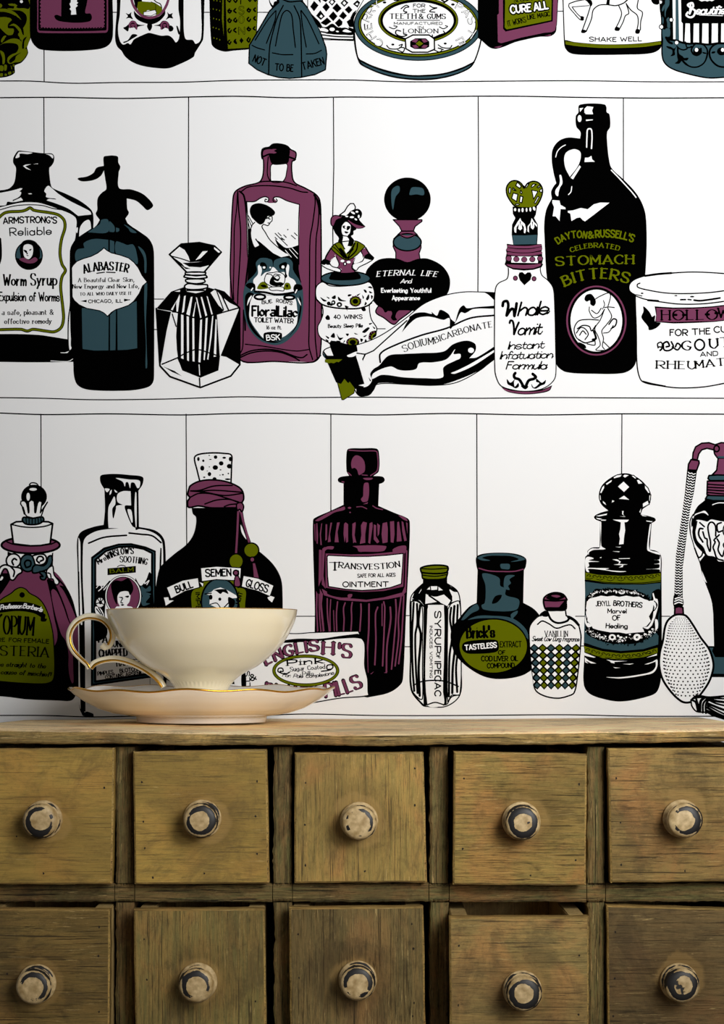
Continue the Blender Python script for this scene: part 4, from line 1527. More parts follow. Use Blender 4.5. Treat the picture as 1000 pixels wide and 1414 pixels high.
for q in 'opt': INK[q].node_tree.nodes['Principled BSDF'].inputs['Specular IOR Level'].default_value = 0.05
KEYS = 'kwopt'
FONT = {}
BOWL = 'o260503224345'
for ln in '''A 6 023962 1454|B 5 0209 ~093948473606 ~063655533202|C 5 ~5849290704224253|D 5 0209 ~092958532202|E 4 0209 0949 0636 0242|F 4 0209 0949 0636
G 5 ~5849290704224254 5435|H 5 0209 5259 0656|I 0 0209|J 4 ~4944321203|K 5 0209 5905 2652|L 4 0209 0242|M 6 0209 093469 6962|N 5 0209 0952 5259|O 6 o2907042242646749|P 5 0209 ~0939585635 3505
Q 6 o2907042242646749 4361|R 5 0209 ~0939585635 3505 2552|S 5 ~584919080716455453421203|T 6 0969 3932|U 5 ~0904223254 5459|V 6 093269|W 8 092247 476289|X 5 0259 0952|Y 6 0935 3569 3532|Z 5 09590252
& 6 ~62171829394847040312325465|a 4 @ 4642|b 4 0902 @|c 4 ~452605032243|d 4 @ 4942|e 4 ~0444452605032243|f 3 ~38291812 0636|g 4 @ ~46412001|h 4 0902 ~0426364542|i 0 0602 0808|j 2 ~26211001 2828
k 4 0902 4604 1442|l 0 0902|m 6 0602 ~0415263532 ~3445566562|n 4 0602 ~0426364542|o 4 @|p 4 0600 @|q 4 @ 4640|r 3 0602 ~042636|s 4 ~45361605143443321203|t 3 ~18132232 0636|u 4 ~06031222 2244 4642
v 4 062246|w 6 062235 354266|x 4 0246 0642|y 4 0622 4600|z 4 06460242|0 5 o2907042232545739|1 1 091912 |4 4 390454 3932|6 4 @ ~390504|. 0 0202|, 1 1200|' 0 0907|! 0 0904 0202|- 2 0525'''.replace('|', '\n').split('\n'):
    if ln.strip():
        a = ln.split(); FONT[a[0]] = (int(a[1]), [BOWL if s == '@' else s for s in a[2:]])
FONT['A2'] = (4, ['~1636464542', '~4424140312324344'])
FONT['a'] = (4, ['o260503123244', '4642'])
def catmull(P, closed=False, n=6):
    """chord-length spline through P: no overshoot where the points are unevenly spaced"""
    if len(P) < 3: return P[:]
    out = []; N = len(P)
    for i in range(N if closed else N-1):
        p1, p2 = P[i], P[(i+1) % N]
        p0 = P[i-1] if (closed or i > 0) else p1; p3 = P[(i+2) % N] if (closed or i+2 < N) else p2
        d = math.dist(p1, p2)
        if d < 1e-7: continue
        a, b = math.dist(p0, p1), math.dist(p2, p3); k = max(1, min(n+1, int(d/.75)+1)) if d > .05 else n
        m1 = [(p2[c]-p0[c])*d/(a+d) for c in (0, 1)]; m2 = [(p3[c]-p1[c])*d/(b+d) for c in (0, 1)]
        for j in range(k):
            t = j/k; t2 = t*t; t3 = t2*t
            out.append(tuple((2*t3-3*t2+1)*p1[c]+(t3-2*t2+t)*m1[c]+(3*t2-2*t3)*p2[c]+(t3-t2)*m2[c] for c in (0, 1)))
    if not closed: out.append(P[-1])
    return out
def smooth(P, sharp, closed):
    if not any(sharp): return catmull(P, closed)
    if closed:
        k = sharp.index(True); P = P[k:]+P[:k]; sharp = sharp[k:]+sharp[:k]; P = P+[P[0]]; sharp = sharp+[True]
    out = []; seg = [P[0]]
    for q, s in zip(P[1:], sharp[1:]):
        seg.append(q)
        if s: out += catmull(seg)[:-1]; seg = [q]
    out += catmull(seg)
    if closed: out = out[:-1]
    return out
class Ink:
    placed = []                                   # (bbox, level): a later shape lies one level above what it overlaps
    def __init__(s): s.v = []; s.f = []; s.m = []
    def level(s, bb):
        l = 0
        for b, q in Ink.placed:
            if b[0] < bb[2] and b[2] > bb[0] and b[1] < bb[3] and b[3] > bb[1] and q > l: l = q
        l += 1; Ink.placed.append((bb, l)); return l
    def emit(s, polys, c):
        polys = [p for p in polys if len(p) > 2]
        if not polys: return
        X = [q[0] for p in polys for q in p]; Y = [q[1] for p in polys for q in p]
        y = -1.2e-5*s.level((min(X), min(Y), max(X), max(Y)))
        for kk, p in enumerate(polys):
            a = sum(p[i-1][0]*p[i][1]-p[i][0]*p[i-1][1] for i in range(len(p)))
            if a > 0: p = p[::-1]
            n = len(s.v)
            for q in p:
                w = W(q[0], q[1], DW); s.v.append((w.x, y-1.3e-6*(kk % 8), w.z))
            s.f.append(tuple(range(n, n+len(p)))); s.m.append(KEYS.index(c))
    def stroke(s, P, w, closed=False, wf=None):
        """ribbon along P; gentle bends share mitred corners, sharp ones get a round joint"""
        Q = []
        for p in P:
            if not Q or math.dist(p, Q[-1]) > 1e-4: Q.append(p)
        if closed and len(Q) > 2 and math.dist(Q[0], Q[-1]) < 1e-4: Q.pop()
        if len(Q) == 1: Q.append((Q[0][0]+.01, Q[0][1]))
        N = len(Q); M = N if closed else N-1; out = []; nrm = []; wid = []
        for i in range(M):
            a, b = Q[i], Q[(i+1) % N]; d = math.dist(a, b); nrm.append((-(b[1]-a[1])/d, (b[0]-a[0])/d)); wid.append(w*(wf(b[0]-a[0], b[1]-a[1]) if wf else 1)/2)
        disc = lambda p, r: [(p[0]+r*math.cos(t*math.pi/4), p[1]+r*math.sin(t*math.pi/4)) for t in range(8)]
        def corner(i, j):                      # joint between segment i and j at Q[j]
            n1, n2 = nrm[i], nrm[j]; dt = n1[0]*n2[0]+n1[1]*n2[1]
            if dt < .5: return None
            k = (wid[i]+wid[j])/2/(1+dt); return ((n1[0]+n2[0])*k, (n1[1]+n2[1])*k)
        for i in range(M):
            a, b = Q[i], Q[(i+1) % N]; n = nrm[i]; ww = wid[i]
            ca = corner(i-1, i) if (closed or i > 0) else None; cb = corner(i, (i+1) % M) if (closed or i < M-1) else None
            if ca is None: out.append(disc(a, ww))
            if cb is None and i == M-1 and not closed: out.append(disc(b, ww))
            A = ca or (n[0]*ww, n[1]*ww); B = cb or (n[0]*ww, n[1]*ww)
            out.append([(a[0]+A[0], a[1]+A[1]), (b[0]+B[0], b[1]+B[1]), (b[0]-B[0], b[1]-B[1]), (a[0]-A[0], a[1]-A[1])])
        return out
    def text(s, c, style, h, w, arc, a, b, txt):
        rnd = random.Random(txt); gap = 1.9 if style in 'shg' else (2.3 if style in 'ri' else .9)
        adv = []; x = 0
        for ch in txt:
            adv.append(x); x += 4.8 if ch == ' ' else FONT[ch][0]+gap
        tot = max(x-gap, 1.0); L = math.dist(a, b); ux = L/tot if tot > 1.5 else h/7; uy = h/7
        tx, ty = (b[0]-a[0])/L, (b[1]-a[1])/L; nx, ny = ty, -tx
        if w < 4.9: w = min(w, (3.0 if style == 'r' and h > 8 else 2.1)*ux if tot > 1.5 else w, .2*h+.2)
        sl = {'c': .32, 'i': .28}.get(style, 0)
        wf = None
        if style in 'ri': wf = lambda dx, dy: .42+.7*abs(dx*nx+dy*ny)/max(1e-6, math.hypot(dx, dy))
        if style == 'g': wf = lambda dx, dy: .45+.75*abs((dx*(nx-tx)+dy*(ny-ty))*.707)/max(1e-6, math.hypot(dx, dy))
        polys = []
        for ch, x0 in zip(txt, adv):
            if ch == ' ': continue
            gw, strokes = FONT['A2' if ch == 'a' and style in 'srg' else ch]; cx = x0+gw/2; u = cx/tot
            off = 4*arc*u*(1-u); ang = math.atan2(4*arc*(1-2*u), L)
            if style == 'h': ang += rnd.uniform(-.07, .07)
            ca, sa = math.cos(ang), math.sin(ang)
            def T(px, py):
                gx = (px-gw/2)*ux+sl*(py-2)*uy; gy = (py-2)*uy
                X = cx*ux+gx*ca-gy*sa; Y = off+gx*sa+gy*ca
                return (a[0]+tx*X+nx*Y, a[1]+ty*X+ny*Y)
            for st in strokes:
                sm = st[0] in '~o'; cl = st[0] == 'o'; body = st[1:] if sm else st
                G = [(int(body[i]), int(body[i+1])) for i in range(0, len(body), 2)]
                P = [T(*g) for g in G]
                if sm and style != 'g': P = catmull(P, cl, 3)
                elif cl: P = P+[P[0]]
                polys += s.stroke(P, w, cl and style != 'g', wf)
                if style in 'ri' and not (st[0] == 'o') and ch not in ",.'!-":
                    for e, o2 in ((0, 1), (-1, -2)):
                        g, g2 = G[e], G[o2]
                        if g[1] in (2, 9, 6, 0) and abs(g[1]-g2[1]) > abs(g[0]-g2[0])*.5 and not (ch.islower() and g[1] == 9 and 0):
                            if sm and e == -1: continue
                            q1 = T(g[0]-.9, g[1]); q2 = T(g[0]+.9, g[1]); polys += s.stroke([q1, q2], w*.5)
                if style == 'c' and ch.islower() and ch != 'f':
                    pass
            if style == 'c' and ch in 'ovwb': polys += s.stroke([T(gw-.6, 5.6), T(gw+gap*.5, 5.2), T(gw+gap, 5.8)], w*.55)
            elif style == 'c' and ch.islower(): polys += s.stroke([T(gw-.1, 2.2), T(gw+gap*.6, 2.6), T(gw+gap, 3.6)], w*.6)
        s.emit(polys, c)
    def build(s, name, parent, label=None):
        if not s.f: o = bpy.data.objects.new(name, None); COL.objects.link(o)
        else: o = obj(name, s.v, s.f, [INK[k] for k in KEYS], midx=s.m)
        if label: o['label'] = label
        o.parent = parent
        return o
def draw(art, wall):
    cur = None; top = None; ink = None; pend = None; fr = (0, 0, 1)
    def flush():
        nonlocal top
        if pend is None: return
        o = ink.build(pend[1], wall if pend[0] == '=' else top, pend[2])
        if pend[0] == '=': top = o
    def pts(ws):
        P = []; S = []
        for w in ws:
            s = w.endswith('!'); x, y = w.rstrip('!').split(',')
            P.append((fr[0]+float(x)/fr[2], fr[1]+float(y)/fr[2])); S.append(s)
        return P, S
    def ell(c, r, rot=0):
        (cx, cy), = pts([c])[0]; rx, ry = [float(t)/fr[2] for t in r.split(',')]; n = max(10, min(64, int(6+3*max(rx, ry)**.8))); A = math.radians(rot)
        return [(cx+rx*math.cos(t)*math.cos(A)-ry*math.sin(t)*math.sin(A), cy+rx*math.cos(t)*math.sin(A)+ry*math.sin(t)*math.cos(A)) for t in [2*math.pi*i/n for i in range(n)]]
    for ln in art.strip().split('\n'):
        a = ln.split()
        if not a: continue
        op = a[0]
        if op in '=-':
            flush(); ink = Ink(); nm, _, lb = ln[2:].partition('|'); pend = (op, nm.strip(), lb.strip() or None)
        elif op == '@': fr = tuple(float(t) for t in a[1:4])
        elif op in 'FP':
            P, S = pts(a[2:]); ink.emit([smooth(P, S, True) if op == 'F' else P], a[1])
        elif op in 'BQ':
            P, S = pts(a[3:]); P = smooth(P, S, True) if op == 'B' else P
            ink.emit([P], a[1]); ink.emit(ink.stroke(P, float(a[2]), True), 'k')
        elif op in 'LKJ':
            P, S = pts(a[3:]); P = P if op == 'J' else smooth(P, S, op == 'K'); ink.emit(ink.stroke(P, float(a[2]), op == 'K'), a[1])
        elif op == 'E': ink.emit([ell(a[2], a[3], float(a[4]) if len(a) > 4 else 0)], a[1])
        elif op == 'EO': ink.emit(ink.stroke(ell(a[3], a[4]), float(a[2]), True), a[1])
        elif op == 'EB': E = ell(a[3], a[4]); ink.emit([E], a[1]); ink.emit(ink.stroke(E, float(a[2]), True), 'k')
        elif op == 'T':
            t = ln.split('|', 1)[1].strip(); (p, q), _ = pts(a[6:8]); ink.text(a[1], a[2], float(a[3])/fr[2], float(a[4]), float(a[5])/fr[2], p, q, t)
        elif op == 'X' and a[1] == 'diamonds':
            Q = pts(a[2:6])[0]; nx, ny = int(a[6]), int(a[7])
            bil = lambda u, v: tuple((Q[0][c]*(1-u)+Q[1][c]*u)*(1-v)+(Q[3][c]*(1-u)+Q[2][c]*u)*v for c in (0, 1))
            black = []; cells = []
            for r in range(2*ny-1):
                for cc in range(nx-(r % 2)):
                    u = (cc+.5+.5*(r % 2))/nx; v = (r+1)/(2*ny); du = .5/nx; dv = .5/ny
                    D = lambda k: [bil(u, v-dv*k), bil(u+du*k, v), bil(u, v+dv*k), bil(u-du*k, v)]
                    black.append(D(1.16)); cells.append((D(.72), ('o', 'w', 't', 'w')[r % 4] if (cc+r//2) % 2 else ('t', 'w', 'o', 'w')[r % 4]))
                if r % 2:
                    for u, sg in ((0, 1), (1, -1)):
                        black.append([bil(u, v-dv*1.1), bil(u+sg*du*1.1, v), bil(u, v+dv*1.1)]); cells.append(([bil(u, v-dv*.6), bil(u+sg*du*.62, v), bil(u, v+dv*.6)], 'w'))
            ink.emit(black, 'k')
            for k in 'otw': ink.emit([c_[0] for c_ in cells if c_[1] == k], k)
        elif op == 'X' and a[1] == 'swirls':
            (p, q), _ = pts(a[2:4]); mid = fr[1]+float(a[4])/fr[2]; n = int(a[5]); out = []
            for i in range(n):
                for sg in (-1, 1):
                    u = (i+.5+.22*sg)/n; x = p[0]+(q[0]-p[0])*u; e = p[1]+(q[1]-p[1])*u; sag = mid-(p[1]+q[1])/2; y = e+4*sag*u*(1-u); r = 3.6
                    out += ink.stroke([(x+sg*r*(1-.16*k)*math.cos(k*.9), y-r*(1-.16*k)*math.sin(k*.9)*.8) for k in range(6)], 1.0)
                out += ink.stroke([(x-11, y+2), (x-6, y+3.4), (x-2, y+2)], .9)
            ink.emit(out, 'k')
        elif op == 'X' and a[1] == 'braid':
            Pc = catmull(pts(a[2:9])[0], False, 60); w = 37/fr[2]; out = []; acc = 0
            for i in range(1, len(Pc)):
                acc += math.dist(Pc[i], Pc[i-1])
                if acc > 3.1:
                    acc = 0; dx, dy = Pc[i][0]-Pc[i-1][0], Pc[i][1]-Pc[i-1][1]; d = math.hypot(dx, dy); tx, ty = dx/d, dy/d; nx, ny = -ty, tx; x, y = Pc[i]
                    pt = lambda m, l: (x+nx*m+tx*l, y+ny*m+ty*l)
                    out += ink.stroke([pt(w*.95, -1.3), pt(w*.45, .5), pt(0, -.8), pt(-w*.45, 1), pt(-w*.95, -.6)], 1.15)
            ink.emit(out, 'w')
        elif op == 'X' and a[1] == 'flecks':       # X flecks colour count size spread seed pts: little petals strewn along a line
            c, n, sz, spr, sd = a[2], int(a[3]), float(a[4]), float(a[5]), int(a[6]); P = catmull(pts(a[7:])[0]); rf = random.Random(sd); out = []
            for k in range(n):
                t = rf.random()*(len(P)-1.001); i = int(t); x = P[i][0]+(P[i+1][0]-P[i][0])*(t-i)+rf.gauss(0, spr); y = P[i][1]+(P[i+1][1]-P[i][1])*(t-i)+rf.gauss(0, spr*.8); A = rf.uniform(0, 3.14); q = sz*rf.uniform(.6, 1.3)
                out.append([(x+q*math.cos(A+g)*(1 if g in (0, 3.1416) else .45), y+q*math.sin(A+g)*(1 if g in (0, 3.1416) else .45)) for g in (0, .9, 2.2, 3.1416, 4.1, 5.3)])
            ink.emit(out, c)
        elif op == 'X' and a[1] == 'bulbdots':
            out = []; Lf = [(370, 225, 345), (440, 150, 400), (500, 135, 432), (600, 112, 505), (680, 90, 560), (800, 78, 597), (880, 85, 598), (980, 115, 568), (1060, 165, 520), (1120, 212, 470), (1170, 270, 400), (1195, 320, 365)]
            y = 378; row = 0
            while y < 1185:
                for (ya, l1, r1), (yb, l2, r2) in zip(Lf, Lf[1:]):
                    if ya <= y <= yb: t = (y-ya)/(yb-ya); l = l1+(l2-l1)*t; r = r1+(r2-r1)*t
                n = 13 if y > 420 and y < 1080 else 8; big = 4.2+4.6*min(1, (y-370)/330)
                for k in range(n):
                    u = (k+.5+(.25 if row % 2 else -.25))/n; x = l+12+(r-l-24)*(.5-.5*math.cos(math.pi*u)*.9-.0); yy = y+22*math.sin(math.pi*u)*min(1, (y-380)/300)
                    if y < 1150: (cx, cy), = pts(['%f,%f' % (x, yy)])[0]; R = big/fr[2]; out.append([(cx+R*math.cos(t*math.pi/3), cy+R*math.sin(t*math.pi/3)) for t in range(6)])
                y += 17+18*min(1, (y-370)/330); row += 1
            ink.emit(out, 'k')
    flush()
wa, wb = W(-900, -500, DW), W(1900, 1640, DW)
wall = tag(obj('wall_back', [(wa.x, 0, 0), (wb.x, 0, 0), (wb.x, 0, wa.z), (wa.x, 0, wa.z), (wa.x, .05, 0), (wb.x, .05, 0), (wb.x, .05, wa.z), (wa.x, .05, wa.z)],
    [(0, 1, 2, 3), (5, 4, 7, 6), (4, 5, 1, 0), (3, 2, 6, 7), (4, 0, 3, 7), (1, 5, 6, 2)], PAPER), 'white papered wall printed with ink drawn shelves of old medicine bottles', kind='structure')
draw(ART, wall)
# ------------------------------------------------------------------ wood
def nodes(m): return m.node_tree.nodes, m.node_tree.links
def wood(name, vertical=False, tone=(140, 112, 58), dark=(62, 52, 36), warm=(156, 104, 54), pale=(186, 160, 104), rough_amt=.5, seed=0, halo=True, green=(104, 104, 62), val=1.42):
    m = bpy.data.materials.new(name); m.use_nodes = True; N, L = nodes(m); b = N['Principled BSDF']
    b.inputs['Roughness'].default_value = .62; b.inputs['Specular IOR Level'].default_value = .3
    up = lambda c, k=1.2: tuple(min(255, v*k) for v in c)
    tone, warm, green, pale, dark = up(tone), up(warm), up(green), up(pale, 1.15), up(dark, 1.0)
    tc = N.new('ShaderNodeTexCoord'); oi = N.new('ShaderNodeObjectInfo')
    add = N.new('ShaderNodeVectorMath'); add.operation = 'ADD'; add.inputs[1].default_value = (seed*1.7, seed*.9, seed*2.3)
    L.new(tc.outputs['Object'], add.inputs[0])
    def tex(sc, scale, detail=5, rough=.6, dist=0, w=None):
        mp = N.new('ShaderNodeMapping'); mp.inputs['Scale'].default_value = sc; L.new((w or add).outputs[0], mp.inputs[0])
        n = N.new('ShaderNodeTexNoise'); n.inputs['Scale'].default_value = scale; n.inputs['Detail'].default_value = detail; n.inputs['Roughness'].default_value = rough; n.inputs['Distortion'].default_value = dist
        L.new(mp.outputs[0], n.inputs[0]); return n.outputs[0]
    def ramp(x, a, c):
        r = N.new('ShaderNodeMapRange'); r.interpolation_type = 'SMOOTHSTEP'; r.inputs[1].default_value = a; r.inputs[2].default_value = c; L.new(x, r.inputs[0]); return r.outputs[0]
    def mix(f, c1, c2, k=1.0):
        x = N.new('ShaderNodeMix'); x.data_type = 'RGBA'
        if k != 1.0:
            mu = N.new('ShaderNodeMath'); mu.operation = 'MULTIPLY'; mu.inputs[1].default_value = k; L.new(f, mu.inputs[0]); f = mu.outputs[0]
        L.new(f, x.inputs[0])
        for i, c in ((6, c1), (7, c2)):
            if isinstance(c, tuple): x.inputs[i].default_value = c
            else: L.new(c, x.inputs[i])
        return x.outputs[2]
    g = (14, 14, 1.0) if vertical else (1.0, 14, 14)
    fine = tex(g, 95, 8, .75, .4); mid = tex(g, 34, 6, .65, .8); blot = tex((1, 1, 1), 26, 4, .6, .6); blot2 = tex((1, 1, 1) if 0 else ((2.2, 2.2, 1) if vertical else (1, 2.2, 2.2)), 48, 8, .75, .8); chip = tex(((5, 5, 1) if vertical else (1, 5, 5)), 110, 10, .8, .3)
    crack = tex(((22, 22, 1) if vertical else (1, 22, 22)), 26, 4, .6, 1.2)
    c = mix(ramp(mid, .35, .68), srgb(*tone), srgb(*green), .75)
    c = mix(ramp(blot, .48, .7), c, srgb(*warm), .6)
    c = mix(ramp(fine, .47, .70), c, srgb(*dark), min(.85, .34+.62*rough_amt))
    c = mix(ramp(blot2, .46, .72), c, srgb(*dark), .55)
    c = mix(ramp(tex((1, 1, 1), 9, 3, .5, .3), .42, .66), c, srgb(*[v*.62 for v in tone]), .45)
    c = mix(ramp(chip, .60, .70), c, srgb(*pale), .55*rough_amt*2)
    c = mix(ramp(crack, .66, .72), c, srgb(30, 24, 16), .75*rough_amt*2)
    hl = tex(((48, 48, 1) if vertical else (1, 48, 48)), 24, 5, .62, .5); hl2 = tex(((30, 30, 1.3) if vertical else (1.3, 30, 30)), 37, 6, .7, .7)
    c = mix(ramp(hl, .575, .64), c, srgb(*[v*.8 for v in dark]), min(.9, .35+.75*rough_amt))
    c = mix(ramp(hl2, .60, .66), c, srgb(*pale), min(.8, .10+.75*rough_amt))
    spk = tex((1, 1, 1), 520, 6, .8); c = mix(ramp(spk, .52, .72), c, srgb(*dark), .45)
    big = tex((1.5, 1.5, 1), 17, 7, .72, .6); c = mix(ramp(big, .50, .62), c, srgb(*dark), .40)
    if halo:     # grime rubbed round the knob, and a hand-worn paler patch inside it
        ln = N.new('ShaderNodeVectorMath'); ln.operation = 'LENGTH'; sc = N.new('ShaderNodeVectorMath'); sc.operation = 'MULTIPLY'; sc.inputs[1].default_value = (1, 0, 1)
        L.new(tc.outputs['Object'], sc.inputs[0]); L.new(sc.outputs[0], ln.inputs[0])
        ad = N.new('ShaderNodeMath'); ad.operation = 'MULTIPLY_ADD'; ad.inputs[1].default_value = .024; L.new(blot, ad.inputs[0]); L.new(ln.outputs['Value'], ad.inputs[2])
        h = ramp(ad.outputs[0], .040, .020); c = mix(h, c, srgb(84, 62, 30), .38)
        h2 = ramp(ad.outputs[0], .026, .0235); c = mix(h2, c, srgb(176, 142, 82), .32)
    hs = N.new('ShaderNodeHueSaturation'); hs.inputs['Saturation'].default_value = .98; hs.inputs['Value'].default_value = val; L.new(c, hs.inputs['Color']); L.new(hs.outputs[0], b.inputs['Base Color'])
    ma = N.new('ShaderNodeMath'); ma.operation = 'SUBTRACT'; L.new(ramp(fine, .3, .8), ma.inputs[1]); L.new(ramp(chip, .6, .7), ma.inputs[0])
    ms0 = N.new('ShaderNodeMath'); ms0.operation = 'SUBTRACT'; L.new(ma.outputs[0], ms0.inputs[0]); L.new(ramp(crack, .66, .72), ms0.inputs[1])
    ms = N.new('ShaderNodeMath'); ms.operation = 'SUBTRACT'; L.new(ms0.outputs[0], ms.inputs[0]); L.new(ramp(hl, .575, .64), ms.inputs[1])
    bp = N.new('ShaderNodeBump'); bp.inputs['Strength'].default_value = .5*rough_amt*2; bp.inputs['Distance'].default_value = .0006; L.new(ms.outputs[0], bp.inputs['Height']); L.new(bp.outputs[0], b.inputs['Normal'])
    return m
RW = dict(tone=(96, 78, 46), dark=(34, 28, 20), warm=(118, 80, 44), pale=(150, 128, 84), green=(72, 76, 44), rough_amt=.8, val=2.1, halo=False)
M_RAIL = wood('rail_wood', False, seed=3, **RW); M_POST = wood('post_wood', True, seed=5, **RW)
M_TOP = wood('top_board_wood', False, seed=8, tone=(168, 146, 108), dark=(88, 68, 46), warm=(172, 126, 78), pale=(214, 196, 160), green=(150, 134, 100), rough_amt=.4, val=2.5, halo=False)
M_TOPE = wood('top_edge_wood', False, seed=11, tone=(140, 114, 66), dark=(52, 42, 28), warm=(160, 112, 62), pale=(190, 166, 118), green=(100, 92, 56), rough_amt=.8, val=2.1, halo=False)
M_IN = wood('drawer_inside_wood', True, seed=2, tone=(176, 152, 100), dark=(110, 84, 48), warm=(170, 124, 70), pale=(200, 180, 130), green=(150, 130, 84), rough_amt=.15, halo=False)
M_EDGE = wood('worn_edge_wood', False, seed=15, tone=(158, 128, 70), dark=(84, 64, 36), warm=(166, 120, 64), pale=(206, 184, 136), green=(130, 112, 60), rough_amt=.6, halo=False)
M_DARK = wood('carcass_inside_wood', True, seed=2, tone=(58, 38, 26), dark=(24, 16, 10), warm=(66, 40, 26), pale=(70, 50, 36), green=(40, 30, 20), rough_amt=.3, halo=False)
M_HOLE = mat('nail_hole', srgb(40, 32, 22), .8)
# ------------------------------------------------------------------ solids
def grid_slab(corners, back, nx, nz, bev=.0008, wob=0, seed=0):
    """a board from its four front corners (tl, tr, br, bl) and thickness, softened edges, irregular arris"""
    r = random.Random(seed); tl, tr, br, bl = [Vector(c) for c in corners]; V = []; Fc = []
    us = [0, bev]+[bev+(1-2*bev)*(i+1)/nx for i in range(nx-1)]+[1-bev, 1]
    def pt(u, v, y): p = (tl*(1-u)+tr*u)*(1-v)+(bl*(1-u)+br*u)*v; return Vector((p.x, p.y+y, p.z))
    wid = (tr-tl).length; hei = (bl-tl).length; bu = bev/wid; bv = bev/hei
    U = [0, bu]+[bu+(1-2*bu)*(i+1)/nx for i in range(nx-1)]+[1-bu, 1]
    Vv = [0, bv]+[bv+(1-2*bv)*(i+1)/nz for i in range(nz-1)]+[1-bv, 1]
    idx = {}
    for j, v in enumerate(Vv):
        for i, u in enumerate(U):
            edge = (i in (0, len(U)-1)) or (j in (0, len(Vv)-1))
            p = pt(u, v, bev if edge else 0)
            if edge and wob: p.x += r.uniform(-wob, wob)*(i in (0, len(U)-1)); p.z += r.uniform(-wob, wob)*(j in (0, len(Vv)-1))
            idx[i, j] = len(V); V.append(p)
    nU, nV = len(U), len(Vv)
    for j in range(nV-1):
        for i in range(nU-1): Fc.append((idx[i, j], idx[i, j+1], idx[i+1, j+1], idx[i+1, j]))
    ring = [idx[i, 0] for i in range(nU)]+[idx[nU-1, j] for j in range(1, nV)]+[idx[i, nV-1] for i in range(nU-2, -1, -1)]+[idx[0, j] for j in range(nV-2, 0, -1)]
    n0 = len(V)
    for k in ring: q = V[k]; V.append(Vector((q.x, q.y-bev+back, q.z)))
    R = len(ring)
    for k in range(R): Fc.append((ring[k], ring[(k+1) % R], n0+(k+1) % R, n0+k))
    Fc.append(tuple(n0+k for k in range(R)))
    return V, Fc
def boxv(x0, x1, y0, y1, z0, z1):
    return [(x0, y0, z0), (x1, y0, z0), (x1, y1, z0), (x0, y1, z0), (x0, y0, z1), (x1, y0, z1), (x1, y1, z1), (x0, y1, z1)], [(3, 2, 1, 0), (4, 5, 6, 7), (0, 1, 5, 4), (1, 2, 6, 5), (2, 3, 7, 6), (3, 0, 4, 7)]
def box(name, x0, x1, y0, y1, z0, z1, m, parent=None, bev=.0006):
    V, Fc = boxv(x0, x1, y0, y1, z0, z1); o = obj(name, V, Fc, m, parent)
    if bev:
        import bmesh
        bm = bmesh.new(); bm.from_mesh(o.data); bmesh.ops.bevel(bm, geom=bm.edges[:], offset=bev, segments=2, affect='EDGES'); bm.to_mesh(o.data); bm.free()
    return o
def lathe(prof, n=64, axis='Z', mod=None):
    V = []; Fc = []
    for k, (r, h) in enumerate(prof):
        for i in range(n):
            t = 2*math.pi*i/n; rr, hh = (r, h) if not mod else mod(r, h, t, k)
            V.append((rr*math.cos(t), rr*math.sin(t), hh) if axis == 'Z' else (rr*math.cos(t), -hh, rr*math.sin(t)))
    for k in range(len(prof)-1):
        for i in range(n):
            j = (i+1) % n; Fc.append((k*n+i, k*n+j, (k+1)*n+j, (k+1)*n+i))
    if prof[0][0] < 1e-5 or 1: Fc.append(tuple(range(n))[::-1])
    Fc.append(tuple((len(prof)-1)*n+i for i in range(n)))
    return V, Fc
# ------------------------------------------------------------------ the setting under the chest
box('floor', -1.2, 1.2, -2.2, .05, -.02, 0, mat('dark_tabletop', srgb(70, 58, 46), .6), bev=0)['kind'] = 'structure'
# ------------------------------------------------------------------ the drawer chest
yF = DF-DW
chest = bpy.data.objects.new('drawer_chest', None); COL.objects.link(chest); chest.location = (0, yF/2, 0)
tag(chest, 'weathered mustard wooden chest of small drawers with cream knobs, standing against the printed wall', 'chest of drawers')
bpy.context.view_layer.update()
def kid(o, parent=chest):
    o.parent = parent; o.matrix_parent_inverse = parent.matrix_world.inverted(); return o
def ft(px, py, d=0): return W(px, py, DF+d)
XL, XR = ft(-38, 0).x, ft(1036, 0).x; ZB = 0.0
zt = lambda px: ft(px, 1028.5).z
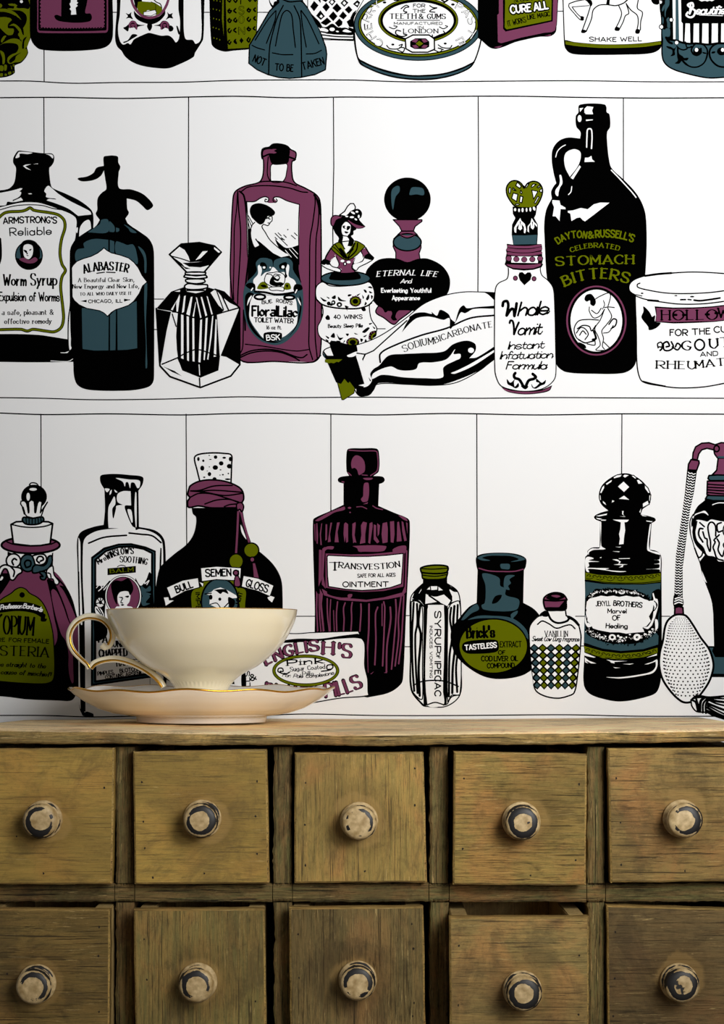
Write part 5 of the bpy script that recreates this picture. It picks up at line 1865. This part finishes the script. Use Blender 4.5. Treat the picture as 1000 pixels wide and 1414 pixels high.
# top board: an old bowed plank with a rounded, chipped arris
def top_board():
    V = []; Fc = []; nx = 150; r = random.Random(4); x0, x1 = XL-.006, XR+.006; D0 = -.012
    prof = [('b', 0, 0), ('b', .15, .0), ('f', .0, .12), ('f', -.0, .5), ('f', 0, .85), ('t', .1, 1), ('t', .35, 1.03), ('t', .7, 1.02), ('t', 1, 1)]
    rag = 0; rb = 0
    for i in range(nx+1):
        px_ = -60+1120*i/nx; x = x0+(x1-x0)*i/nx; u = (px_-500)/500
        top = 1012-6.5*u*u-1.2*math.sin(px_/90)*.7; bot = 1029.5-4.0*u*u*(1.4 if u > 0 else .8)+.6*math.sin(px_/37)
        rag = .7*rag+r.uniform(-.35, .35); rb = .6*rb+r.uniform(-.5, .5)
        Dn = DF+D0; zt_ = ZC-(top+rag-HOR)*Dn/F_PX; zb_ = ZC-(bot+rb-HOR)*Dn/F_PX; H = zt_-zb_; yy = yF+D0
        zback = ZC-(992.5-HOR-(1.2*u+.8*math.sin(px_/140)))*(DW-.001)/F_PX
        q = [(yy+.01, zb_+.0004), (yy+.0015, zb_), (yy, zb_+.0012), (yy-.0004+rb*.0002, zb_+H*.5), (yy, zb_+H*.82), (yy+.0016, zt_-.0004), (yy+.005, zt_+.0002)]
        for t in (.2, .45, .7, 1): q.append((yy+.005+(-.001-yy-.005)*t, zt_+(zback-zt_)*t+.0003*math.sin(x*60+t*9)*(1-t)))
        q += [(-.001, zb_+.0004)]
        for a in q: V.append((x, a[0], a[1]))
    k = 12
    for i in range(nx):
        for j in range(k): a = i*k+j; b = i*k+(j+1) % k; Fc.append((a, b, b+k, a+k)[::-1])
    Fc.append(tuple(range(k))); Fc.append(tuple(nx*k+j for j in range(k))[::-1])
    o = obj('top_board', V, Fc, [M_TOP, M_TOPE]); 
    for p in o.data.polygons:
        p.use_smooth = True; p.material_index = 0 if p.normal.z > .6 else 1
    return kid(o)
top_board()
ztop = ft(0, 1031).z
kid(box('side_panel', XL, XL+.012, yF, -.002, ZB, ztop-.001, M_POST)); kid(box('side_panel', XR-.012, XR, yF, -.002, ZB, ztop-.001, M_POST))
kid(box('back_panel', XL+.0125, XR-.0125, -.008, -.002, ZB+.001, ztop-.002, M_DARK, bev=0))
def jag(name, x0, x1, z0, z1, vertical, m, seed):
    """an old frame bar with rough, chewed edges"""
    r = random.Random(seed); n = 44; V = []; Fc = []; a = b = 0
    for i in range(n+1):
        t = i/n; a = .6*a+r.uniform(-.00028, .00028); b = .6*b+r.uniform(-.00028, .00028)
        if r.random() < .06: a += r.choice((-1, 1))*.0005
        if vertical: z = z0+(z1-z0)*t; q = [(x0+a, yF+.0012, z), (x0+a+.0012, yF, z), ((x0+x1)/2, yF+.0003, z), (x1+b-.0012, yF, z), (x1+b, yF+.0012, z), (x1+b, yF+.09, z), (x0+a, yF+.09, z)]
        else: x = x0+(x1-x0)*t; q = [(x, yF+.0012, z1+a), (x, yF, z1+a-.0012), (x, yF+.0003, (z0+z1)/2), (x, yF, z0+b+.0012), (x, yF+.0012, z0+b), (x, yF+.09, z0+b), (x, yF+.09, z1+a)]
        V += q
    k = 7
    for i in range(n):
        for j in range(k):
            f = (i*k+j, i*k+(j+1) % k, (i+1)*k+(j+1) % k, (i+1)*k+j); Fc.append(f)
    Fc.append(tuple(range(k))[::-1]); Fc.append(tuple(n*k+j for j in range(k)))
    return kid(obj(name, V, Fc, m))
Z = lambda py: ft(0, py).z
X = lambda px: ft(px, 0).x
posts = [(160, 184.5), (378, 402.5), (594, 619), (812, 835)]
xs = [XL+.0125]+[X(q) for p in posts for q in p]+[XR-.0125]
for i, (a, b) in enumerate(posts):
    jag('divider', X(a), X(b), Z(1219.5), Z(1031.5), True, M_POST, 10+i)
    jag('divider', X(a+.5), X(b+.5), Z(1440), Z(1246.5), True, M_POST, 30+i)
    jag('rail_joint', X(a-1), X(b+1), Z(1245), Z(1221), False, M_RAIL, 50+i)
edges = [-33]+[q for p in posts for q in (p[0]-2, p[1]+2)]+[1031]
for i in range(5): jag('rail', X(edges[2*i]), X(edges[2*i+1]), Z(1245.5), Z(1220.5), False, M_RAIL, 70+i)
jag('rail', XL+.0125, XR-.0125, Z(1466), Z(1441), False, M_RAIL, 90)
# shelf boards inside the carcass
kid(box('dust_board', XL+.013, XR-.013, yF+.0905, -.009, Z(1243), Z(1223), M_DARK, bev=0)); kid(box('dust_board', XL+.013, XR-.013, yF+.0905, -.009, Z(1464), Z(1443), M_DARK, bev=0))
# ------------------------------------------------------------------ knobs
def knob_mat():
    m = bpy.data.materials.new('knob_paint'); m.use_nodes = True; N, L = nodes(m); b = N['Principled BSDF']; b.inputs['Roughness'].default_value = .45
    tc = N.new('ShaderNodeTexCoord'); oi = N.new('ShaderNodeObjectInfo'); sp = N.new('ShaderNodeSeparateXYZ'); L.new(tc.outputs['Object'], sp.inputs[0])
    f = N.new('ShaderNodeVectorMath'); f.operation = 'MULTIPLY'; f.inputs[1].default_value = (1, 0, 1); L.new(tc.outputs['Object'], f.inputs[0])
    ln = N.new('ShaderNodeVectorMath'); ln.operation = 'LENGTH'; L.new(f.outputs[0], ln.inputs[0])
    cb = N.new('ShaderNodeVectorMath'); cb.operation = 'ADD'; L.new(tc.outputs['Object'], cb.inputs[0])
    rs = N.new('ShaderNodeMath'); rs.operation = 'MULTIPLY'; rs.inputs[1].default_value = 37; L.new(oi.outputs['Random'], rs.inputs[0]); L.new(rs.outputs[0], cb.inputs[1])
    def noise(s, d): n = N.new('ShaderNodeTexNoise'); n.inputs['Scale'].default_value = s; n.inputs['Detail'].default_value = d; L.new(cb.outputs[0], n.inputs[0]); return n.outputs[0]
    def mr(x, a, c, lo=0, hi=1): r = N.new('ShaderNodeMapRange'); r.inputs[1].default_value = a; r.inputs[2].default_value = c; r.inputs[3].default_value = lo; r.inputs[4].default_value = hi; L.new(x, r.inputs[0]); return r.outputs[0]
    def mt(op, a, c): q = N.new('ShaderNodeMath'); q.operation = op; (L.new(a, q.inputs[0]) if not isinstance(a, float) else None); (L.new(c, q.inputs[1]) if not isinstance(c, float) else setattr(q.inputs[1], 'default_value', c)); return q.outputs[0]
    d = mt('ABSOLUTE', mt('SUBTRACT', ln.outputs['Value'], .0062), 0.0)
    ring = mr(d, .0006, .0024, 1, 0); n1 = noise(70, 1); n2 = noise(420, 4)
    wobble = mt('ADD', mt('MULTIPLY', n1, 2.6), mt('MULTIPLY', n2, 1.0))
    s = mt('ADD', mt('MULTIPLY', ring, 1.15), wobble)
    mask = mr(s, 2.62, 2.68)
    d2 = mt('ABSOLUTE', mt('SUBTRACT', ln.outputs['Value'], .0086), 0.0); ring2 = mr(d2, 0.0, .0008, 1, 0)
    s2 = mt('ADD', mt('MULTIPLY', ring2, .7), wobble); mask2 = mr(s2, 2.36, 2.42); mask = mt('MAXIMUM', mask, mask2)
    x = N.new('ShaderNodeMix'); x.data_type = 'RGBA'; L.new(mr(noise(300, 5), .3, .7), x.inputs[0]); x.inputs[6].default_value = srgb(240, 212, 160); x.inputs[7].default_value = srgb(178, 146, 94)
    y = N.new('ShaderNodeMix'); y.data_type = 'RGBA'; L.new(mask, y.inputs[0]); L.new(x.outputs[2], y.inputs[6]); y.inputs[7].default_value = srgb(38, 36, 36); L.new(y.outputs[2], b.inputs['Base Color'])
    bp = N.new('ShaderNodeBump'); bp.invert = True; bp.inputs['Strength'].default_value = .6; bp.inputs['Distance'].default_value = .0003; L.new(mask, bp.inputs['Height']); L.new(bp.outputs[0], b.inputs['Normal'])
    return m
M_KNOB = knob_mat()
KP = [(.0001, 0), (.0092, 0), (.0094, .0012), (.0098, .0021), (.0094, .0027), (.0072, .0034), (.0056, .0055), (.0060, .0076), (.0078, .0092), (.0088, .0104), (.0091, .0120), (.00905, .0126), (.0086, .0128), (.0087, .0134), (.0083, .0146), (.0074, .0153), (.0060, .0158), (.0040, .0160), (.0020, .0161), (.0001, .0161)]
kV, kF = lathe(KP, 40, 'Y'); KNOB = bpy.data.meshes.new('knob'); KNOB.from_pydata(kV, [], kF); KNOB.materials.append(M_KNOB); KNOB.polygons.foreach_set('use_smooth', [True]*len(kF))
# ------------------------------------------------------------------ drawers
def drawer(c, d, knob, m, holes, label, row, seed, rot=0):
    """c = four front corners in the photograph (tl, tr, br, bl); d = how far the drawer stands proud of the frame"""
    D = DF-d; P = [W(x, y, D) for x, y in c]; k = W(knob[0], knob[1], D)
    base = bpy.data.objects.new('drawer', None); COL.objects.link(base); base.location = k
    bpy.context.view_layer.update(); kid(base); bpy.context.view_layer.update(); tag(base, label)
    th = .0085
    V, Fc = grid_slab([p-k for p in P], th, 8, 8, .0009, .00018, seed)
    fr = obj('drawer_front', V, Fc, [m, M_EDGE]); fr.parent = base
    for p in fr.data.polygons:
        if p.normal.y < .5 and (p.normal.y > -.93 and p.area < 6e-5 or p.normal.z > .7): p.material_index = 1
    x0 = max(P[0].x, P[3].x)-k.x+.0008; x1 = min(P[1].x, P[2].x)-k.x-.0008; zt_ = min(P[0].z, P[1].z)-k.z-.0006; zb = max(P[2].z, P[3].z)-k.z+.002; L_ = .135
    for a, b in ((x0, x0+.0085), (x1-.0085, x1)):
        s = box('drawer_side', a, b, th+.0002, L_, zb, zt_, M_IN, None, .0005); s.parent = base
    s = box('drawer_back', x0+.0088, x1-.0088, L_-.008, L_, zb, zt_-.004, M_IN, None, .0005); s.parent = base
    s = box('drawer_bottom', x0+.0088, x1-.0088, th+.0002, L_-.0083, zb, zb+.004, M_IN, None, 0); s.parent = base
    q = bpy.data.objects.new('knob', KNOB); COL.objects.link(q); q.parent = base; q.rotation_euler = (0, rot, 0)
    hv = []; hf = []; rh = random.Random(seed)
    for hx, hy in holes:
        w = W(hx, hy, D)-k; n = len(hv)
        hv += [(w.x+rh.uniform(.3, .65)*.001*math.cos(t*1.047), -.00008, w.z+rh.uniform(.4, .85)*.001*math.sin(t*1.047)) for t in range(6)]; hf.append(tuple(range(n+5, n-1, -1)))
    if hv: h = obj('nail_head', hv, hf, M_HOLE); h.parent = base; h['kind'] = 'stuff'
    return base
WA = dict(tone=(146, 118, 54), warm=(150, 112, 52), green=(128, 108, 50), dark=(82, 68, 40))
WB = dict(tone=(142, 116, 60), warm=(160, 108, 58), green=(112, 100, 52))
drawer([(-30, 1034), (158, 1032.5), (154.5, 1221), (-30, 1221.5)], .010, (61, 1131), wood('paint_smooth', seed=21, rough_amt=.2, **WA), [(-10, 1070), (144, 1088), (23, 1155), (60, 1206)], 'smooth mustard drawer front, leftmost of the upper row', 1, 1)
drawer([(183.5, 1038), (368.5, 1034.5), (371.5, 1220), (186, 1221)], .009, (280, 1130), wood('paint_scratched', seed=25, rough_amt=.28, **WA), [(196, 1080), (198, 1135), (200, 1171), (211, 1212), (355, 1079), (353, 1127), (355, 1179), (282, 1206)], 'mustard drawer front with nail holes, below the teacup', 1, 2, 1)
drawer([(407, 1039.5), (585, 1038.5), (589.5, 1218.5), (406.5, 1219.5)], .006, (496, 1133), wood('paint_vertical', True, seed=33, rough_amt=.42, **WB), [(422, 1081), (421, 1139), (422, 1195), (573, 1061), (573, 1112), (504, 1203)], 'drawer front with upright grain, middle of the upper row', 1, 3, 2)
drawer([(627, 1037.5), (810.5, 1041.5), (809.5, 1223), (625.5, 1221.5)], .014, (719.5, 1133), wood('paint_flaked', seed=41, rough_amt=.6, **WB), [(641, 1075), (800, 1083), (639, 1172), (795, 1188), (733, 1209)], 'flaked drawer front with cracked level grain, second from the right in the upper row', 1, 4, 3)
drawer([(839.5, 1034), (1030, 1032), (1030, 1217), (843.5, 1219)], .010, (941, 1130), wood('paint_worn', seed=47, rough_amt=.55, tone=(134, 108, 60), warm=(140, 96, 54), green=(106, 92, 52)), [(851, 1075), (857, 1136), (858, 1194), (946, 1203)], 'worn brownish drawer front, rightmost of the upper row', 1, 5, 4)
drawer([(-30, 1255.5), (152, 1256), (151, 1438), (-30, 1438)], .024, (52, 1357), wood('paint_brown_grain', seed=53, rough_amt=.62, tone=(124, 100, 52), warm=(136, 100, 50), green=(98, 84, 44)), [(137, 1280), (136, 1320), (137, 1397), (10, 1345)], 'brown grained drawer front, leftmost of the lower row', 2, 6, 5)
drawer([(184.5, 1255.5), (365.5, 1255), (368, 1438), (187, 1438)], .017, (274, 1355), wood('paint_green_upright', True, seed=59, rough_amt=.5, tone=(128, 106, 56), warm=(142, 104, 54), green=(94, 92, 52)), [(199, 1297), (203, 1353), (353, 1383)], 'greenish drawer front with upright grain, second from the left in the lower row', 2, 7, 6)
drawer([(399.5, 1253.5), (585, 1252), (588, 1438), (401, 1438)], .014, (494, 1352), wood('paint_dark_upright', True, seed=64, rough_amt=.68, tone=(116, 96, 56), warm=(134, 98, 58), green=(92, 84, 52)), [(412, 1290), (413, 1350), (569, 1276), (571, 1310), (572, 1385), (570, 1403)], 'dark streaked drawer front with upright grain, middle of the lower row', 2, 8, 7)
drawer([(620.5, 1266.5), (813.5, 1266), (813.5, 1440), (622, 1440)], .034, (721, 1366), wood('paint_pulled', seed=71, rough_amt=.45, tone=(140, 116, 66), warm=(158, 112, 62), green=(112, 100, 58)), [(634, 1306), (800, 1319), (633, 1388), (799, 1401)], 'drawer pulled furthest open, second from the right in the lower row', 2, 9, 8)
drawer([(838, 1250), (1032, 1256), (1032, 1436), (840, 1436)], .006, (937, 1355), wood('paint_dusky', seed=77, rough_amt=.5, tone=(106, 86, 52), warm=(112, 80, 48), green=(86, 74, 46), dark=(52, 42, 28)), [(850, 1287), (849, 1351), (847, 1403)], 'dusky brown drawer front, rightmost of the lower row', 2, 10, 9)
# ------------------------------------------------------------------ cup and saucer
DC = 1.272; S = DC/F_PX
M_BONE = mat('bone_china', srgb(252, 239, 206), .12, Specular_IOR_Level=.55, Coat_Weight=.5, Coat_Roughness=.05, Subsurface_Weight=.12, Subsurface_Scale=.012)
M_BONE.node_tree.nodes['Principled BSDF'].inputs['Subsurface Radius'].default_value = (1, .8, .5)
M_SAU = mat('saucer_china', srgb(250, 243, 234), .14, Specular_IOR_Level=.5, Coat_Weight=.4, Coat_Roughness=.05)
M_GOLD = mat('gilding', srgb(214, 160, 60), .22, 1.0)
cx = W(278.5, 0, DC).x; cy = DC-DW
top_z = ZC-(999.5-HOR)*(DC-89*S)/F_PX        # chest top under the saucer's foot
def zpx(py): return ZC-(py-HOR)*S
def scallop(r, h, t, k=None, r0=120*S, r1=181*S):
    a = max(0, min(1, (r-r0)/(r1-r0)))**2
    return r*(1+.010*a*math.cos(12*t)), h+a*S*(1.5*math.cos(12*t+.6)+1.0*math.cos(5*t+1))
saucer = bpy.data.objects.new('saucer', None); COL.objects.link(saucer); saucer.location = (cx, cy, top_z); tag(saucer, 'cream china saucer with a wavy gilt rim on top of the drawer chest', 'saucer')
sp = [(.0005, 4), (70, 4), (84, 2.5), (86.5, 0), (88.5, 0), (89.5, 3), (90, 8), (100, 9.2), (122, 12.5), (142, 19), (162, 29.5), (174, 38), (181, 44.5), (182, 46), (181, 47), (176, 44.5), (160, 35), (140, 25), (120, 18), (95, 14), (60, 12), (45, 11.5), (44, 10.5), (.0005, 10.5)]
prof = catmull([(r*S, z*S) for r, z in sp[:-1]], False, 4)
def densify(P, k=3):
    out = []
    for a, b in zip(P, P[1:]):
        for i in range(k): t = i/k; out.append((a[0]+(b[0]-a[0])*t, a[1]+(b[1]-a[1])*t))
    return out+[P[-1]]
prof = densify([(r*S, z*S) for r, z in sp], 3)
V, Fc = lathe(prof, 144, 'Z', scallop); o = obj('plate', V, Fc, M_SAU, saucer, smooth=True)
def ringtube(rad, z, rt, m, name, parent, mod=None, n=180, flat=1.0):
    V = []; Fc = []; k = 8
    for i in range(n):
        t = 2*math.pi*i/n; r, h = mod(rad, z, t) if mod else (rad, z)
        for j in range(k): a = 2*math.pi*j/k; V.append(((r+rt*math.cos(a))*math.cos(t), (r+rt*math.cos(a))*math.sin(t), h+rt*flat*math.sin(a)))
    for i in range(n):
        for j in range(k): Fc.append((i*k+j, ((i+1) % n)*k+j, ((i+1) % n)*k+(j+1) % k, i*k+(j+1) % k))
    return obj(name, V, Fc, m, parent, smooth=True)
ringtube(181.3*S, 46*S, .00055, M_GOLD, 'gilt_rim', saucer, scallop)
cup = bpy.data.objects.new('teacup', None); COL.objects.link(cup)
c0 = top_z+11.2*S; cup.location = (cx+.5*S, cy, c0); tag(cup, 'cream bone china teacup with a gilt scrolled handle, standing on the saucer', 'cup')
zr = lambda py: zpx(py)-c0
zz = zr(842)/ (842-988.5)   # px row -> cup height
rows = [(31, 984.3), (36, 984.3), (38, 980), (34, 972), (35, 962), (37, 952), (41, 944), (48, 937), (57, 930.5), (76.5, 920), (94.5, 906), (112.5, 888), (126, 864), (129.8, 853), (131.5, 843.4), (131.5, 842.2), (130.6, 842), (129.5, 844), (127.5, 853), (123.5, 864), (110, 887), (92, 904), (74, 918), (55, 927), (30, 931), (.01, 932)]
P = [(.0001, rows[0][1]-1.5)]+rows
cp = densify(catmull([(r*S, zr(y)) for r, y in P], False, 4), 2)
def flute(r, h, t, k):
    y = (h-zr(942))/S
    a = max(0, 1-abs(y-2)/9)
    return r*(1+.012*a*math.cos(44*t)) if k < 60 else r, h
V, Fc = lathe(cp, 240, 'Z', flute); obj('cup_bowl', V, Fc, M_BONE, cup, smooth=True)
ringtube(131*S, zr(842.2), .00035, M_GOLD, 'gilt_rim', cup, flat=.8)
def sweep(P, R, name, m, parent, flat=1.0, k=12, n=10):
    # P in px (x,y) of the handle plane, R radius px
    C3 = catmull([(p[0], p[1]) for p in P], False, n); m_ = len(C3); cum = [0]
    for a, b in zip(C3, C3[1:]): cum.append(cum[-1]+math.dist(a, b))
    V = []; Fc = []
    for i, p in enumerate(C3):
        a = C3[max(0, i-1)]; b = C3[min(m_-1, i+1)]; d = math.dist(a, b) or 1; tx, ty = (b[0]-a[0])/d, (b[1]-a[1])/d; u = cum[i]/cum[-1]
        r = R(u) if callable(R) else R
        for j in range(k):
            q = 2*math.pi*j/k; off = r*math.cos(q); dep = r*flat*math.sin(q)
            x = p[0]-ty*off; y = p[1]+tx*off
            V.append(((x-279)*S, -dep*S, zr(y)))
    for i in range(m_-1):
        for j in range(k): Fc.append((i*k+j, i*k+(j+1) % k, (i+1)*k+(j+1) % k, (i+1)*k+j))
    Fc.append(tuple(range(k))[::-1]); Fc.append(tuple((m_-1)*k+j for j in range(k)))
    return obj(name, V, Fc, m, parent, smooth=True)
zq = lambda L: [(80+x/2.5, 820+y/2.5) for x, y in L]
scr = zq([(152, 176), (162, 184), (178, 178), (188, 150), (182, 118), (160, 92), (130, 80), (95, 80), (62, 98), (42, 130), (40, 165), (54, 198), (80, 226), (100, 244), (108, 258)])
taper = lambda u: (2.6+3.4*min(1, u*5))*(1-.25*max(0, u-.85)/.15)
h1 = sweep(scr, lambda u: 4.6 if u < .04 else (3.6+1.2*math.sin(math.pi*min(1, u*1.1))), 'handle', M_BONE, cup, 1.15)
h2 = sweep(zq([(112, 255), (126, 240), (160, 228), (200, 225), (245, 235), (290, 255), (325, 276), (352, 300), (366, 322)]), lambda u: 4.4+.6*math.sin(math.pi*u), 'handle', M_BONE, cup, 1.15)
h3 = sweep(zq([(174, 62), (182, 88), (196, 112), (212, 138), (222, 152)]), lambda u: 2.6+1.6*u, 'handle_spur', M_BONE, cup, 1.1)
def gild(P, off, r, name, parent):
    C3 = catmull(P, False, 8); out = []
    for i, p in enumerate(C3):
        a = C3[max(0, i-1)]; b = C3[min(len(C3)-1, i+1)]; d = math.dist(a, b) or 1; out.append((p[0]+(b[1]-a[1])/d*off, p[1]-(b[0]-a[0])/d*off))
    o = sweep(out, r, name, M_GOLD, parent, 1.0, 8, 3)
    for v in o.data.vertices: v.co.y -= 3.7*S
    return o
gild(scr[2:], 1.6, 1.8, 'gilt_line', h1)
gild(zq([(118, 258), (130, 244), (160, 232), (200, 228), (245, 238), (290, 258), (322, 280), (346, 303), (360, 322)]), 0.2, 2.2, 'gilt_line', h2)
